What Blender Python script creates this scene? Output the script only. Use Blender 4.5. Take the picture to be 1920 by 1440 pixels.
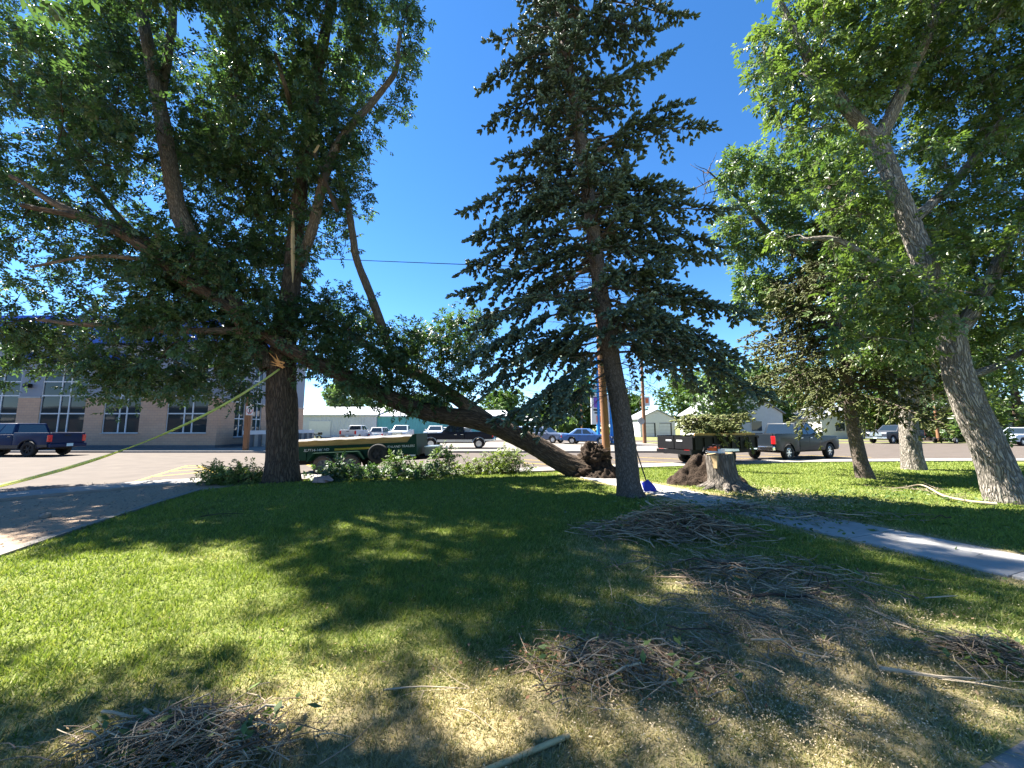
import bpy, bmesh, math, random
import numpy as np
from mathutils import Vector, Matrix

# ------------------------------------------------------------------ clear
for o in list(bpy.data.objects): bpy.data.objects.remove(o)
SC = bpy.context.scene
COL = SC.collection
random.seed(7)
RNG = np.random.default_rng(11)

# ------------------------------------------------------------------ camera
CAM_H, PITCH, FPX = 1.70, math.radians(6.4), 721.0
cam_d = bpy.data.cameras.new('camera'); cam = bpy.data.objects.new('camera', cam_d); COL.objects.link(cam)
cam_d.sensor_width = 36; cam_d.lens = 36 * FPX / 1920; cam_d.clip_start = 0.05; cam_d.clip_end = 2000
cam.location = (0, 0, CAM_H); cam.rotation_euler = (math.pi / 2 + PITCH, 0, 0)
SC.camera = cam

# ------------------------------------------------------------------ sky, sun, exposure
SUN_AZ, SUN_EL = math.radians(-64), math.radians(54)     # azimuth from +Y towards +X
w = bpy.data.worlds.new('World'); SC.world = w; w.use_nodes = True
nt = w.node_tree; bg = nt.nodes['Background']
sky = nt.nodes.new('ShaderNodeTexSky'); sky.sky_type = 'NISHITA'; sky.sun_disc = False
sky.sun_elevation = SUN_EL; sky.sun_rotation = SUN_AZ; sky.altitude = 1000
sky.air_density = 0.75; sky.dust_density = 0.05; sky.ozone_density = 2.2
hs = nt.nodes.new('ShaderNodeHueSaturation'); hs.inputs['Saturation'].default_value = 1.25
nt.links.new(sky.outputs[0], hs.inputs['Color']); nt.links.new(hs.outputs[0], bg.inputs[0])
bg.inputs[1].default_value = 0.062
sd = bpy.data.lights.new('sun', 'SUN'); sd.energy = 5.0; sd.angle = math.radians(0.53); sd.color = (1.0, 0.95, 0.87)
sun = bpy.data.objects.new('sun', sd); COL.objects.link(sun)
sdir = Vector((math.sin(SUN_AZ) * math.cos(SUN_EL), math.cos(SUN_AZ) * math.cos(SUN_EL), math.sin(SUN_EL)))
sun.rotation_euler = sdir.to_track_quat('Z', 'Y').to_euler(); sun.location = (-20, 10, 40)
vs = SC.view_settings; vs.view_transform = 'Standard'; vs.look = 'None'; vs.exposure = 2.53; vs.gamma = 1; vs.use_curve_mapping = False
cy = SC.cycles; cy.max_bounces = 7; cy.diffuse_bounces = 4; cy.glossy_bounces = 3; cy.transmission_bounces = 5
cy.transparent_max_bounces = 6; cy.caustics_reflective = False; cy.caustics_refractive = False
cy.use_denoising = True; cy.sample_clamp_indirect = 6

# ------------------------------------------------------------------ helpers
def at(px, py, Y):
    """world point whose distance ahead is Y, seen at photograph pixel px, py"""
    u, v = (px - 960) / FPX, (720 - py) / FPX
    c, s = math.cos(PITCH), math.sin(PITCH)
    t = Y / (c - v * s)
    return np.array((u * t, Y, CAM_H + (s + v * c) * t))
def gp(px, py, z=0.0):
    u, v = (px - 960) / FPX, (720 - py) / FPX
    c, s = math.cos(PITCH), math.sin(PITCH)
    t = (z - CAM_H) / (s + v * c)
    return np.array((u * t, (c - v * s) * t, z))

def vnoise(P, seed=0):
    """value noise, P (N,3) -> 0..1"""
    P = np.asarray(P, float); I = np.floor(P).astype(np.int64); F = P - I; F = F * F * (3 - 2 * F)
    def h(i, j, k):
        n = (i * 374761393 + j * 668265263 + k * 2147483647 + seed * 974634777) & 0xffffffff
        n = ((n ^ (n >> 13)) * 1274126177) & 0xffffffff
        n = (n ^ (n >> 16)) & 0xffffff
        return n / float(0xffffff)
    r = 0
    for a in (0, 1):
        for b in (0, 1):
            for c in (0, 1):
                wgt = (F[:, 0] if a else 1 - F[:, 0]) * (F[:, 1] if b else 1 - F[:, 1]) * (F[:, 2] if c else 1 - F[:, 2])
                r = r + wgt * h(I[:, 0] + a, I[:, 1] + b, I[:, 2] + c)
    return r
def fbm(P, seed=0, oct=3):
    P = np.asarray(P, float); r = 0; a = .5; t = 0
    for k in range(oct):
        r = r + a * vnoise(P * 2 ** k, seed + k); t += a; a *= .5
    return r / t

def link(o, parent=None):
    COL.objects.link(o)
    if parent is not None: o.parent = parent
    return o
def tag(o, label=None, cat=None, group=None, kind=None):
    if label: o['label'] = label
    if cat: o['category'] = cat
    if group: o['group'] = group
    if kind: o['kind'] = kind
    return o
def thing(name, label, cat, loc=(0, 0, 0), rz=0, group=None):
    o = bpy.data.objects.new(name, None); COL.objects.link(o); o.empty_display_size = .2
    o.location = loc; o.rotation_euler = (0, 0, rz)
    return tag(o, label, cat, group)
def copy_tree(o, parent=None):
    c = o.copy(); COL.objects.link(c); c.parent = parent
    for ch in o.children: copy_tree(ch, c)
    return c

def np_mesh(name, V, F, mat, parent=None, smooth=False, attrs=None, vecs=None):
    V = np.asarray(V, np.float32); F = np.asarray(F, np.int32); k = F.shape[1]
    me = bpy.data.meshes.new(name)
    me.vertices.add(len(V)); me.vertices.foreach_set('co', V.ravel())
    me.loops.add(F.size); me.loops.foreach_set('vertex_index', F.ravel())
    me.polygons.add(len(F)); me.polygons.foreach_set('loop_start', np.arange(0, F.size, k, dtype=np.int32))
    if smooth: me.polygons.foreach_set('use_smooth', np.ones(len(F), bool))
    me.update(calc_edges=True)
    for n, a in (attrs or {}).items():
        at_ = me.attributes.new(n, 'FLOAT', 'POINT'); at_.data.foreach_set('value', np.asarray(a, np.float32))
    for n, a in (vecs or {}).items():
        at_ = me.attributes.new(n, 'FLOAT_VECTOR', 'POINT'); at_.data.foreach_set('vector', np.asarray(a, np.float32).ravel())
    if mat: me.materials.append(mat)
    o = bpy.data.objects.new(name, me); link(o, parent)
    return o

class MB:
    """collects simple shapes; build() makes ONE mesh object"""
    def __init__(s): s.v = []; s.f = []
    def add(s, vs, fs):
        b = len(s.v); s.v += [tuple(map(float, p)) for p in vs]; s.f += [tuple(b + i for i in f) for f in fs]; return s
    def box(s, c, d, R=None):
        x, y, z = d[0] / 2, d[1] / 2, d[2] / 2
        P = [(-x, -y, -z), (x, -y, -z), (x, y, -z), (-x, y, -z), (-x, -y, z), (x, -y, z), (x, y, z), (-x, y, z)]
        if R is not None: P = [tuple(R @ Vector(p)) for p in P]
        P = [(p[0] + c[0], p[1] + c[1], p[2] + c[2]) for p in P]
        return s.add(P, [(0, 3, 2, 1), (4, 5, 6, 7), (0, 1, 5, 4), (1, 2, 6, 5), (2, 3, 7, 6), (3, 0, 4, 7)])
    def bb(s, x0, x1, y0, y1, z0, z1): return s.box(((x0 + x1) / 2, (y0 + y1) / 2, (z0 + z1) / 2), (abs(x1 - x0), abs(y1 - y0), abs(z1 - z0)))
    def hexa(s, P): return s.add(P, [(0, 3, 2, 1), (4, 5, 6, 7), (0, 1, 5, 4), (1, 2, 6, 5), (2, 3, 7, 6), (3, 0, 4, 7)])
    def prism(s, poly, fn, a, b):
        """poly 2-D, fn(u,v,t)->xyz, from t=a to t=b"""
        n = len(poly); P = [fn(u, v, a) for u, v in poly] + [fn(u, v, b) for u, v in poly]
        return s.add(P, [tuple(range(n - 1, -1, -1)), tuple(range(n, 2 * n))] + [(i, (i + 1) % n, n + (i + 1) % n, n + i) for i in range(n)])
    def tube(s, pts, rad, n=8, cap=True):
        pts = [Vector(p) for p in pts]
        if not hasattr(rad, '__len__'): rad = [rad] * len(pts)
        b = len(s.v); up = None
        for i, p in enumerate(pts):
            d = (pts[min(i + 1, len(pts) - 1)] - pts[max(i - 1, 0)]).normalized()
            if up is None: up = d.orthogonal().normalized()
            up = (up - d * up.dot(d)).normalized(); q = d.cross(up)
            for k in range(n):
                a = 2 * math.pi * k / n; v = p + (up * math.cos(a) + q * math.sin(a)) * rad[i]; s.v.append(tuple(v))
        m = len(pts)
        for i in range(m - 1):
            for k in range(n): s.f.append((b + i * n + k, b + i * n + (k + 1) % n, b + (i + 1) * n + (k + 1) % n, b + (i + 1) * n + k))
        if cap: s.f.append(tuple(b + k for k in range(n - 1, -1, -1))); s.f.append(tuple(b + (m - 1) * n + k for k in range(n)))
        return s
    def lathe(s, prof, c, ax='y', n=24, closed=False):
        """prof list of (r, h) along axis"""
        b = len(s.v); m = len(prof)
        for r, h in prof:
            for k in range(n):
                a = 2 * math.pi * k / n; u, v = r * math.cos(a), r * math.sin(a)
                s.v.append({'y': (c[0] + u, c[1] + h, c[2] + v), 'z': (c[0] + u, c[1] + v, c[2] + h), 'x': (c[0] + h, c[1] + u, c[2] + v)}[ax])
        for i in range(m if closed else m - 1):
            j = (i + 1) % m
            for k in range(n): s.f.append((b + i * n + k, b + i * n + (k + 1) % n, b + j * n + (k + 1) % n, b + j * n + k))
        return s
    def build(s, name, mat, parent=None, bevel=0, smooth=None, seg=2):
        me = bpy.data.meshes.new(name); me.from_pydata(s.v, [], s.f); me.update()
        bm = bmesh.new(); bm.from_mesh(me)
        bmesh.ops.recalc_face_normals(bm, faces=bm.faces)
        if bevel:
            es = [e for e in bm.edges if e.is_manifold and e.calc_face_angle(0) > .5]
            bmesh.ops.bevel(bm, geom=es, offset=bevel, segments=seg, affect='EDGES', profile=.6, clamp_overlap=True)
        bm.to_mesh(me); bm.free()
        if smooth:
            me.polygons.foreach_set('use_smooth', [p.area < .03 and len(p.vertices) < 5 for p in me.polygons]); me.set_sharp_from_angle(angle=math.radians(smooth))
        if mat: me.materials.append(mat)
        o = bpy.data.objects.new(name, me); return link(o, parent)

def text_mesh(name, s, size, mat, parent, M, shear=0, depth=.004, bold=0.0):
    cu = bpy.data.curves.new(name, 'FONT'); cu.body = s; cu.size = size; cu.extrude = depth; cu.shear = shear; cu.offset = bold
    cu.align_x = 'CENTER'; cu.align_y = 'CENTER'; cu.resolution_u = 2
    t = bpy.data.objects.new(name + '_tmp', cu); COL.objects.link(t)
    bpy.context.view_layer.update()
    me = bpy.data.meshes.new_from_object(t.evaluated_get(bpy.context.evaluated_depsgraph_get()))
    bpy.data.objects.remove(t); me.materials.clear(); me.materials.append(mat); me.name = name
    o = bpy.data.objects.new(name, me); link(o, parent); o.matrix_local = M
    return o

# ------------------------------------------------------------------ materials
class NM:
    def __init__(s, name):
        s.m = bpy.data.materials.new(name); s.m.use_nodes = True; s.t = s.m.node_tree; s.b = s.t.nodes['Principled BSDF']; s.out = s.t.nodes['Material Output']
    def n(s, t, **k):
        o = s.t.nodes.new(t)
        for a, v in k.items(): setattr(o, a, v)
        return o
    def l(s, a, b): s.t.links.new(a, b)
    def val(s, sock, v): sock.default_value = v
    def coord(s, kind='Object', scale=(1, 1, 1)):
        if kind == 'Position': src = s.n('ShaderNodeNewGeometry').outputs['Position']
        elif kind in ('Object', 'Generated', 'UV'): src = s.n('ShaderNodeTexCoord').outputs[kind]
        else:
            a = s.n('ShaderNodeAttribute'); a.attribute_name = kind; src = a.outputs['Vector']
        mp = s.n('ShaderNodeMapping'); mp.inputs['Scale'].default_value = scale; s.l(src, mp.inputs[0]); return mp.outputs[0]
    def noise(s, co, scale, detail=4, rough=.55):
        t = s.n('ShaderNodeTexNoise'); t.inputs['Scale'].default_value = scale; t.inputs['Detail'].default_value = detail; t.inputs['Roughness'].default_value = rough
        s.l(co, t.inputs['Vector']); return t.outputs['Fac']
    def ramp(s, fac, stops):
        r = s.n('ShaderNodeValToRGB'); e = r.color_ramp.elements
        while len(e) < len(stops): e.new(.5)
        for q, (p, c) in zip(e, stops): q.position = p; q.color = (*c, 1) if len(c) == 3 else c
        s.l(fac, r.inputs[0]); return r.outputs[0]
    def mix(s, f, a, b, mode='MIX'):
        m = s.n('ShaderNodeMix', data_type='RGBA', blend_type=mode)
        for sock, v in ((m.inputs[0], f), (m.inputs[6], a), (m.inputs[7], b)):
            if isinstance(v, (int, float)): sock.default_value = v
            elif isinstance(v, tuple): sock.default_value = (*v, 1)
            else: s.l(v, sock)
        return m.outputs[2]
    def math(s, op, a, b=None):
        m = s.n('ShaderNodeMath', operation=op)
        for i, v in enumerate((a, b)):
            if v is None: continue
            if isinstance(v, (int, float)): m.inputs[i].default_value = v
            else: s.l(v, m.inputs[i])
        return m.outputs[0]
    def bump(s, h, strength=.5, dist=.02):
        b = s.n('ShaderNodeBump'); b.inputs['Strength'].default_value = strength; b.inputs['Distance'].default_value = dist
        s.l(h, b.inputs['Height']); s.l(b.outputs[0], s.b.inputs['Normal'])
    def col(s, c):
        if isinstance(c, tuple): s.b.inputs['Base Color'].default_value = (*c, 1)
        else: s.l(c, s.b.inputs['Base Color'])
    def set(s, rough=None, metal=None, spec=None, coat=None):
        if rough is not None: s.b.inputs['Roughness'].default_value = rough
        if metal is not None: s.b.inputs['Metallic'].default_value = metal
        if spec is not None: s.b.inputs['Specular IOR Level'].default_value = spec
        if coat is not None: s.b.inputs['Coat Weight'].default_value = coat; s.b.inputs['Coat Roughness'].default_value = .04
        return s

M = {}
def mottled(name, c, var=.25, scale=6, rough=.8, metal=0, spec=.3, bump=0, bd=.01, coat=None, kind='Object', sc=(1, 1, 1)):
    k = NM(name); co = k.coord(kind, sc); f = k.noise(co, scale, 5, .6)
    lo = tuple(x * (1 - var) for x in c); hi = tuple(min(1, x * (1 + var)) for x in c)
    k.col(k.ramp(f, [(.3, lo), (.7, hi)])); k.set(rough, metal, spec, coat)
    if bump: k.bump(k.noise(co, scale * 4, 4), bump, bd)
    M[name] = k.m; return k.m

def leafmat(name, c1, c2, trans=.35, rough=.45, spec=.35, tint=(1.25, 1.35, .55)):
    k = NM(name)
    a = k.n('ShaderNodeAttribute'); a.attribute_name = 'rnd'
    colr = k.ramp(a.outputs['Fac'], [(0, c1), (.8, c2), (1, tuple(x * 1.25 for x in c2))])
    k.col(colr); k.set(rough, 0, spec)
    tr = k.n('ShaderNodeBsdfTranslucent'); tc = k.mix(1.0, colr, tint, 'MULTIPLY'); k.l(tc, tr.inputs[0])
    mx = k.n('ShaderNodeMixShader'); mx.inputs[0].default_value = trans
    k.l(k.b.outputs[0], mx.inputs[1]); k.l(tr.outputs[0], mx.inputs[2]); k.l(mx.outputs[0], k.out.inputs[0])
    M[name] = k.m; return k.m

def barkmat(name, dark, light, scale=9, zs=.16, strength=.9, dist=.03):
    k = NM(name); co = k.coord('barkco', (1, 1, zs))
    v = k.n('ShaderNodeTexVoronoi', feature='DISTANCE_TO_EDGE'); v.inputs['Scale'].default_value = scale * 1.3
    wob = k.n('ShaderNodeTexNoise'); wob.inputs['Scale'].default_value = scale * .8; k.l(co, wob.inputs['Vector'])
    add = k.n('ShaderNodeMixRGB', blend_type='ADD'); add.inputs[0].default_value = .22; k.l(co, add.inputs[1]); k.l(wob.outputs['Color'], add.inputs[2])
    k.l(add.outputs[0], v.inputs['Vector'])
    n1 = k.noise(co, scale * 2.2, 6, .65); n2 = k.noise(k.coord('barkco'), 1.3, 3)
    ridge = k.ramp(v.outputs['Distance'], [(.0, (0, 0, 0)), (.28, (1, 1, 1))])
    h = k.mix(.45, ridge, n1)
    c = k.ramp(h, [(.12, dark), (.75, light)])
    c = k.mix(k.math('MULTIPLY', n2, .5), c, tuple(x * .6 for x in light))
    k.col(c); k.set(.92, 0, .15); k.bump(h, strength, dist)
    M[name] = k.m; return k.m

mottled('asphalt', (0.082, 0.067, 0.055), .16, 1.3, .9, 0, .2, .35, .006, kind='Position')
mottled('concrete', (0.215, 0.200, 0.182), .16, 3, .88, 0, .25, .2, .004, kind='Position')
mottled('lot_concrete', (0.158, 0.141, 0.122), .10, .7, .9, 0, .2, .1, .004, kind='Position')
mottled('path_concrete_lifted', (.29, .28, .265), .16, 3, .88, 0, .25, .2, .004, kind='Position')  # paler copy of concrete, its colour offsets the shade lying on the path
mottled('kerb', (0.259, 0.242, 0.220), .15, 4, .9, kind='Position')
mottled('yellow_paint', (0.450, 0.300, 0.036), .25, 9, .8, kind='Position')
mottled('white_metal', (0.540, 0.555, 0.570), .05, 2, .45)
mottled('white_paint', (0.585, 0.585, 0.570), .05, 3, .55)
mottled('teal_metal', (0.090, 0.315, 0.330), .08, 2, .45)
mottled('grey_metal', (0.180, 0.198, 0.240), .08, .8, .5)
mottled('roof_grey', (0.210, 0.216, 0.228), .12, 2, .7)
mottled('blue_metal', (.012, .07, .36), .1, 1, .35)
mottled('stone_trim', (0.360, 0.344, 0.320), .1, 3, .8)
mottled('dark_base', (.10, .11, .12), .15, 3, .8)
mottled('wood_pole', (0.210, 0.105, 0.052), .3, 4, .85, bump=.4, sc=(6, 6, .5))
mottled('plank', (.34, .21, .07), .25, 5, .7, bump=.2, sc=(.6, 5, 5))
mottled('tarp', (0.13, 0.12, 0.11), .2, 3, .7)
mottled('trailer_green', (.006, .036, .020), .2, 2, .55, spec=.15)
mottled('trailer_black', (.008, .008, .009), .3, 4, .6, spec=.15)
mottled('rubber', (.022, .021, .020), .3, 6, .85)
mottled('dusty_rubber', (.07, .055, .045), .35, 6, .9)
mottled('chrome', (.75, .76, .78), .05, 2, .18, 1)
mottled('alloy', (.55, .56, .58), .08, 4, .3, .9)
mottled('black_plastic', (.012, .012, .013), .2, 4, .6)
mottled('red_lens', (.55, .012, .015), .1, 4, .2, coat=.6)
mottled('amber_lens', (.75, .22, .02), .1, 4, .25)
mottled('lamp_glass', (.75, .78, .80), .08, 6, .12, .3)
mottled('plate', (.45, .65, .72), .1, 20, .5)
mottled('reflector_red', (.65, .02, .02), .05, 3, .4)
mottled('sign_white', (0.600, 0.600, 0.585), .04, 3, .5)
mottled('print_black', (.02, .02, .022), .1, 3, .6)
mottled('print_red', (.6, .03, .03), .1, 3, .6)
mottled('print_purple', (.18, .09, .42), .2, 3, .6)
mottled('print_orange', (.70, .16, .05), .1, 3, .6)
mottled('sign_blue', (.015, .20, .58), .08, 3, .45)
mottled('sign_cyan', (.08, .50, .60), .08, 3, .45)
mottled('orange_plastic', (.80, .11, .01), .06, 4, .4)
mottled('shovel_blue', (.012, .022, .30), .15, 4, .4)
mottled('cut_wood', (0.403, 0.286, 0.150), .2, 12, .75, sc=(1, 1, .2))
mottled('splinter', (.62, .30, .10), .2, 8, .7)
mottled('broom_wood', (0.434, 0.315, 0.154), .12, 8, .5, sc=(3, 3, .6))
mottled('twig', (.19, .14, .095), .4, 8, .9, kind='Position')
mottled('pale_twig', (.33, .265, .18), .25, 8, .85, kind='Position')
mottled('bark_chip', (0.160, 0.076, 0.040), .5, 10, .9, kind='Position')
mottled('sawdust', (.46, .37, .24), .2, 10, .95, kind='Position')
mottled('soil', (0.042, 0.030, 0.022), .5, 9, .97, 0, .1, 1.0, .05)
mottled('card', (0.270, 0.180, 0.156), .3, 9, .8)
mottled('stone', (0.180, 0.162, 0.138), .25, 9, .9)
mottled('wire', (.008, .008, .010), .1, 3, 1.0, spec=0)
mottled('house_wall', (0.510, 0.503, 0.473), .06, 2, .7)
mottled('rib_white', (0.490, 0.511, 0.546), .05, .5, .45)
k = NM('ribbon'); k.col((.62, .64, .22)); k.set(.6)
tr = k.n('ShaderNodeBsdfTranslucent'); tr.inputs[0].default_value = (.9, .92, .32, 1); mx = k.n('ShaderNodeMixShader'); mx.inputs[0].default_value = .45
k.l(k.b.outputs[0], mx.inputs[1]); k.l(tr.outputs[0], mx.inputs[2]); k.l(mx.outputs[0], k.out.inputs[0]); M['ribbon'] = k.m
k = NM('glass'); k.col((.012, .018, .022)); k.set(.04, 0, .9); M['glass'] = k.m
k = NM('window_glass'); k.col((.02, .03, .035)); k.set(.03, 0, .32); k.bump(k.noise(k.coord('Position', (.25, .25, .25)), 1.5, 1), .04, .2); M['window_glass'] = k.m
def paint(name, c, metal=.0, rough=.35):
    k = NM(name); k.col(k.ramp(k.noise(k.coord('Object'), 3, 3), [(.3, tuple(x * .92 for x in c)), (.7, c)])); k.set(rough + .08, metal, .15, .08); M[name] = k.m
paint('paint_navy', (.003, .016, .060)); paint('paint_slate', (.012, .018, .025)); paint('paint_black_blue', (.006, .009, .018))
paint('paint_white', (.58, .59, .60), 0, .3); paint('paint_silver', (.45, .50, .55), .2); paint('paint_blue', (.04, .10, .26), .1)
paint('paint_steel', (.10, .13, .20), .1); paint('paint_charcoal', (.03, .035, .045)); paint('paint_taupe', (.05, .045, .042), .1)
# brick: courses far away, read as fine bands
k = NM('brick'); co = k.coord('Object')
bt = k.n('ShaderNodeTexBrick'); bt.inputs['Scale'].default_value = 1; bt.inputs['Brick Width'].default_value = .4; bt.inputs['Row Height'].default_value = .2
bt.inputs['Mortar Size'].default_value = .012; bt.inputs['Color1'].default_value = (.50, .315, .20, 1); bt.inputs['Color2'].default_value = (.43, .265, .175, 1); bt.inputs['Mortar'].default_value = (.27, .19, .15, 1)
mp = k.n('ShaderNodeMapping'); mp.inputs['Rotation'].default_value = (math.pi / 2, 0, 0)
sep = k.n('ShaderNodeSeparateXYZ'); cmb = k.n('ShaderNodeCombineXYZ'); k.l(co, sep.inputs[0])
k.l(k.math('ADD', sep.outputs[0], sep.outputs[1]), cmb.inputs[0]); k.l(sep.outputs[2], cmb.inputs[1]); k.l(cmb.outputs[0], bt.inputs[0])
nb = k.noise(k.coord('Object', (.3, .3, 1)), 1.5, 3); k.col(k.mix(.35, bt.outputs[0], k.ramp(nb, [(.3, (.42, .26, .17)), (.7, (.55, .36, .245))]))); k.set(.9); M['brick'] = k.m
# gravel
k = NM('gravel'); co = k.coord('Position'); f1 = k.noise(co, 26, 5, .7); f2 = k.noise(co, 1.2, 3)
c = k.ramp(f1, [(.3, (.17, .12, .083)), (.55, (.34, .25, .178)), (.75, (.46, .37, .28))]); k.col(k.mix(k.math('MULTIPLY', f2, .6), c, (.26, .185, .125))); k.set(.95, 0, .1); k.bump(f1, .8, .02); M['gravel'] = k.m
# lawn soil / grass read from the 'dry' attribute (how dried out the turf is, plus a tone lift in the near shade)
def lawnmat(name, blades):
    k = NM(name); a = k.n('ShaderNodeAttribute'); a.attribute_name = 'dry'; r = k.n('ShaderNodeAttribute'); r.attribute_name = 'rnd'
    co = k.coord('Position'); f = k.noise(co, 9 if blades else 14, 4, .65)
    green = k.ramp(r.outputs['Fac'] if blades else f, [(.1, (.095, .145, .026)), (.9, (.225, .270, .055))])
    straw = k.ramp(r.outputs['Fac'] if blades else f, [(.1, (.19, .155, .075)), (.9, (.42, .35, .19))])
    if not blades: green = k.mix(.45, green, (.10, .085, .04)); straw = k.mix(.4, straw, (.19, .15, .09))
    d = k.math('ADD', a.outputs['Fac'], k.math('MULTIPLY', k.math('SUBTRACT', f, .5), .9))
    if blades: d = k.math('ADD', d, k.math('MULTIPLY', k.math('SUBTRACT', r.outputs['Fac'], .5), .55))
    dd = k.ramp(d, [(.25, (0, 0, 0)), (.80, (1, 1, 1))])
    c = k.mix(dd, green, straw); k.col(c); k.set(.65 if blades else .95, 0, .22 if blades else .05)
    if blades:
        tr = k.n('ShaderNodeBsdfTranslucent'); k.l(k.mix(1.0, c, (1.15, 1.2, .6), 'MULTIPLY'), tr.inputs[0]); mx = k.n('ShaderNodeMixShader'); mx.inputs[0].default_value = .35
        k.l(k.b.outputs[0], mx.inputs[1]); k.l(tr.outputs[0], mx.inputs[2]); k.l(mx.outputs[0], k.out.inputs[0])
    else: k.bump(f, .35, .02)
    M[name] = k.m
lawnmat('lawn', False); lawnmat('grass_blades', True)
k = NM('far_grass'); co = k.coord('Position'); k.col(k.ramp(k.noise(co, 2, 5), [(.3, (.09, .105, .04)), (.7, (.18, .18, .08))])); k.set(.95, 0, .05); k.bump(k.noise(co, 20, 3), .8, .05); M['far_grass'] = k.m

leafmat('leaf_dark', (.026, .060, .024), (.072, .125, .050), .40, .40, .5, (1.2, 1.3, .6))
leafmat('leaf_mid', (.042, .085, .022), (.132, .185, .052), .42, .36, .6, (1.2, 1.3, .6))
leafmat('leaf_light', (.050, .100, .030), (.140, .205, .075), .38, .38, .6, (1.2, 1.3, .6))
leafmat('leaf_yellow', (.07, .11, .025), (.16, .20, .055), .35, .5, .35)
leafmat('leaf_far', (.035, .075, .018), (.090, .150, .035), .25, .6, .25)
leafmat('needle', (.022, .050, .035), (.100, .150, .100), .15, .5, .35, (1.1, 1.2, .8))
leafmat('needle_olive', (.036, .050, .016), (.125, .140, .045), .16, .55, .3, (1.1, 1.2, .7))
leafmat('needle_cut', (.06, .09, .025), (.19, .20, .07), .18, .55, .3, (1.1, 1.2, .7))
leafmat('wilted', (.035, .075, .018), (.115, .165, .045), .3, .5, .35)
leafmat('dead_leaf', (.10, .06, .032), (.27, .19, .11), .15, .8, .15)
barkmat('bark_brown', (.012, .009, .007), (.125, .092, .066), 12, .17, 1.0, .04)
barkmat('bark_limb', (.030, .023, .017), (.21, .165, .122), 14, .2, 1.0, .03)
barkmat('bark_grey', (.024, .020, .016), (.35, .31, .26), 13, .2, 1.0, .05)
barkmat('bark_spruce', (.030, .024, .019), (.165, .130, .105), 13, .45, .8, .02)
barkmat('bark_stump', (.03, .026, .022), (.19, .165, .14), 12, .15, 1.0, .03)
M['root'] = M['soil']
# ------------------------------------------------------------------ ground and roads
def sheet(name, poly, z, mat, kind='structure'):
    m = MB(); m.add([(x, y, z) for x, y in poly], [tuple(range(len(poly)))]); o = m.build(name, mat); o.data.flip_normals() if o.data.polygons[0].normal.z < 0 else None
    return tag(o, kind=kind)
def band(name, pts, wid, z0, z1, mat):
    P = [Vector((x, y, 0)) for x, y in pts]; L = []; R_ = []
    for i, p in enumerate(P):
        d = (P[min(i + 1, len(P) - 1)] - P[max(i - 1, 0)]).normalized(); n = Vector((-d.y, d.x, 0)) * wid / 2; L.append(p + n); R_.append(p - n)
    m = MB(); k = len(P); V = []
    for a, z in ((L, z1), (R_, z1), (L, z0), (R_, z0)): V += [(p.x, p.y, z) for p in a]
    F = []
    for i in range(k - 1):
        F += [(i, i + 1, k + i + 1, k + i), (i, 2 * k + i, 2 * k + i + 1, i + 1), (k + i, k + i + 1, 3 * k + i + 1, 3 * k + i)]
    F += [(0, k, 3 * k, 2 * k), (k - 1, 3 * k - 1, 4 * k - 1, 2 * k - 1)]
    m.add(V, F); return m.build(name, mat)
sheet('ground', [(-400, -60), (400, -60), (400, 500), (-400, 500)], -.06, M['far_grass'])
sheet('street', [(-120, -20), (120, -20), (120, 41.5), (14, 41.5), (14, 26), (-120, 26)], 0.0, M['asphalt'])
sheet('back_street', [(-22, 41.8), (120, 41.8), (120, 50), (-22, 50)], -.004, M['asphalt'])
lot = MB(); lot.bb(-120, 13.6, 26.16, 41.6, -.05, .11); lo = tag(lot.build('parking_lot', M['lot_concrete']), kind='structure')
kb = MB(); kb.bb(-120, 13.8, 26.0, 26.155, -.05, .125); tag(kb.build('kerb_across_street', M['kerb'], bevel=.02), kind='structure')
lot2 = MB(); lot2.bb(-22.5, 6, 50.05, 80, -.05, .02); tag(lot2.build('rear_yard', M['lot_concrete']), kind='structure')
sheet('gravel_shoulder', [(-34, -6), (-16, 4.6), (-12.3, 8.7), (-10.6, 11.1), (-8.3, 12.2), (-5.5, 12.6), (-4.5, 11), (-4.5, -6)], .010, M['gravel'])
strip = band('kerb_strip', [(-34, -7.5), (-16, 5), (-12.5, 9.1), (-10.7, 11.6), (-8.3, 12.75), (-6, 13.25), (.5, 15.2), (6.3, 17.0), (12.7, 19.0), (20.5, 19.7), (60, 20.6)], 1.25, -.05, .075, M['concrete']); tag(strip, kind='structure')
# painted parking marks
ym = MB()
def stripe(a, b, wd=.11):
    a = Vector((a[0], a[1], 0)); b = Vector((b[0], b[1], 0)); d = (b - a).normalized(); n = Vector((-d.y, d.x, 0)) * wd / 2
    ym.add([(p.x, p.y, .004) for p in (a + n, b + n, b - n, a - n)], [(0, 3, 2, 1)])
hA, hB, hC = gp(238, 908), gp(352, 873), gp(372, 873); hD = gp(405, 887)
stripe(hA, hB); stripe(hB, hC); stripe(hC, hD); stripe(hA, gp(425, 895))
for t in (.3, .6, .85):
    p = hA + (hB - hA) * t; q = hD + (hC - hD) * max(0, t - .1) ; stripe(p, q)
stripe(gp(562, 866), gp(590, 877)); stripe(gp(958, 866), gp(1040, 872))
for i in range(6):
    x0 = 4.2 + i * 3.1; y0 = 17.6 + i * .85
    stripe((x0 - 3.6, y0 + 3.0), (x0 + .6, y0 + .2))
ym.build('road_markings', M['yellow_paint'])
tag(bpy.data.objects['road_markings'], kind='structure')

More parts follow.
